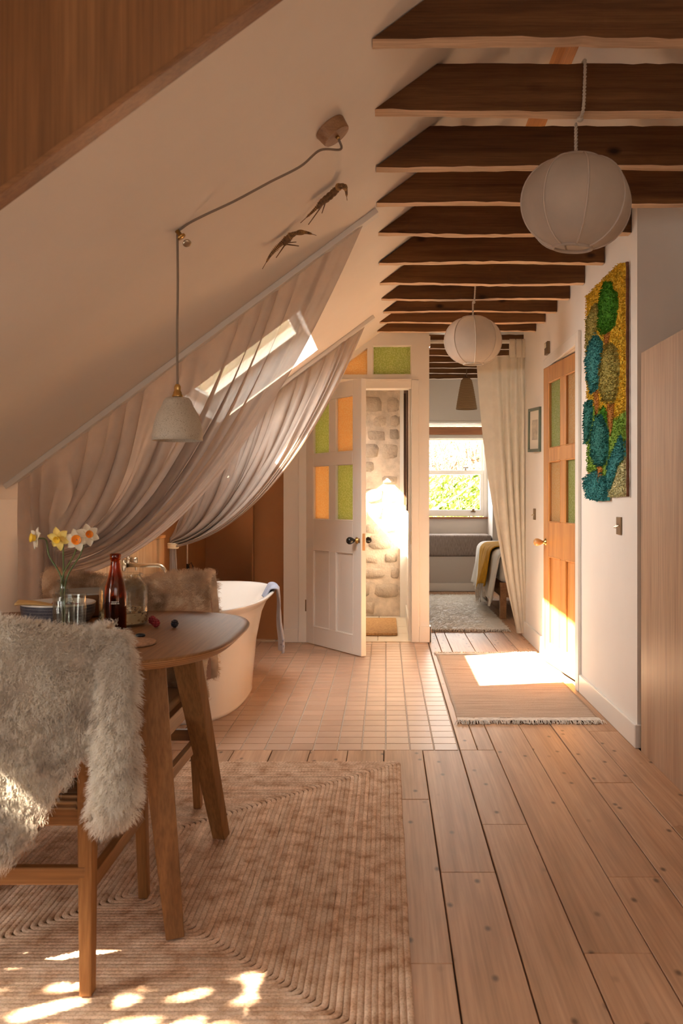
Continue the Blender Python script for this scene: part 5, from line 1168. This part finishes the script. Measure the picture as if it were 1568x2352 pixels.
MB().lathe([(0, .31), (.012, .31), (.014, .29), (0, .29)], c_, n=14).build('lamp_holder', M_BLACK, cl, smooth=True)

# ------------------------------------------------------------------ garden outside the bedroom window
M_LEAF = fabric('shrub_leaf', (.15, .23, .035), .4, 0, 60, .1, .5, .4); M_TWIG = plain('pale_twig', (.30, .22, .15), .8, nscale=20, namt=.4)
sh = thing('garden_shrub', 'bright green leafy shrub outside the bedroom sash window', 'shrub', (1.3, 13.6, .0)); rnd = random.Random(9); mb = MB()
for k in range(5200):
    a, b_, r_ = rnd.uniform(0, 6.28), rnd.uniform(-1, 1), rnd.random()**.4
    c = Vector((1.3+1.5*r_*math.cos(a)*math.sqrt(1-b_*b_), 13.6+.8*r_*math.sin(a)*math.sqrt(1-b_*b_), .75+.80*r_*b_)); ax = Vector((rnd.gauss(0, 1), rnd.gauss(-.5, 1), rnd.gauss(.6, 1))).normalized(); x_ = ax.orthogonal().normalized(); y_ = ax.cross(x_); s_ = rnd.uniform(.03, .065)
    mb.add([c-x_*s_, c+y_*s_*.35, c+x_*s_, c-y_*s_*.35], [(0, 1, 2, 3)])
mb.build('foliage', M_LEAF, sh, kind='stuff', fixn=False)
mb = MB()
for k in range(14):
    a = rnd.uniform(0, 6.28); mb.tube([(1.3+.1*math.cos(a), 13.6+.1*math.sin(a), 0), (1.3+.7*math.cos(a), 13.6+.4*math.sin(a), .6), (1.3+1.2*math.cos(a), 13.6+.6*math.sin(a), 1.2)], [.02, .014, .005], 6)
mb.build('branches', M_TWIG, sh)
tr_ = thing('bare_thicket', 'pale bare twigs on the bank outside the bedroom window', 'thicket', (1.6, 16.4, .9)); mb = MB()
for k in range(420):
    x = rnd.uniform(-1.6, 4.6); y = rnd.uniform(15.6, 17.4); z0_ = .9+(y-15.6)*.5; h = rnd.uniform(.6, 1.8); P = [Vector((x, y, z0_))]
    for j in range(4): P.append(P[-1]+Vector((rnd.uniform(-.18, .18), rnd.uniform(-.12, .12), h/4)))
    mb.tube(P, [.014, .011, .009, .006, .003], 5)
    for j in range(3): q = P[rnd.randint(1, 4)]; mb.tube([q, q+Vector((rnd.uniform(-.35, .35), rnd.uniform(-.2, .2), rnd.uniform(.05, .4)))], [.006, .002], 4)
mb.build('twigs', M_TWIG, tr_, kind='stuff', fixn=False)
t_ = NT('dry_bank'); v_ = t_.coords(); t_.base(t_.ramp(t_.noise(v_, 5, 6), [(.3, (.18, .14, .08)), (.5, (.30, .24, .16)), (.7, (.18, .20, .07))]), .95); M_BANK = t_.m
MB().grid(lambda u, v: (lerp(-8, 12, u), lerp(12.2, 30, v), lerp(-.3, 7.5, v)+.25*mnoise.noise(Vector((u*14, v*12, 0)))), 40, 40).build('ground_bank', M_BANK, label='dry grassy bank rising outside the house', cat='ground', kind='structure', smooth=True, fixn=False)

# unseen leafy tree added outside the knee wall window to dapple the rug's sunlight
tt = thing('added_dapple_tree', 'unseen leafy tree added outside the low knee wall window to dapple the sun', 'tree', (-3.6, .6, 0)); mb = MB(); rnd = random.Random(17)
for k in range(1050):
    a, b_, r_ = rnd.uniform(0, 6.28), rnd.uniform(-1, 1), rnd.random()**.4
    c = Vector((-3.25+.85*r_*math.cos(a)*math.sqrt(1-b_*b_), .78+.75*r_*math.sin(a)*math.sqrt(1-b_*b_), 2.45+.75*r_*b_)); ax = Vector((rnd.gauss(0, 1), rnd.gauss(0, 1), rnd.gauss(.6, 1))).normalized(); x_ = ax.orthogonal().normalized(); y_ = ax.cross(x_); s_ = rnd.uniform(.05, .10)
    mb.add([c-x_*s_, c+y_*s_*.4, c+x_*s_, c-y_*s_*.4], [(0, 1, 2, 3)])
mb.build('foliage', M_LEAF, tt, kind='stuff', fixn=False)
MB().tube([(-3.7, .6, -.3), (-3.6, .62, 1.0), (-3.35, .75, 2.2), (-3.2, .8, 2.9)], [.09, .075, .05, .02], 10).build('trunk', M_TWIG, tt, smooth=True)
bpy.context.view_layer.update()
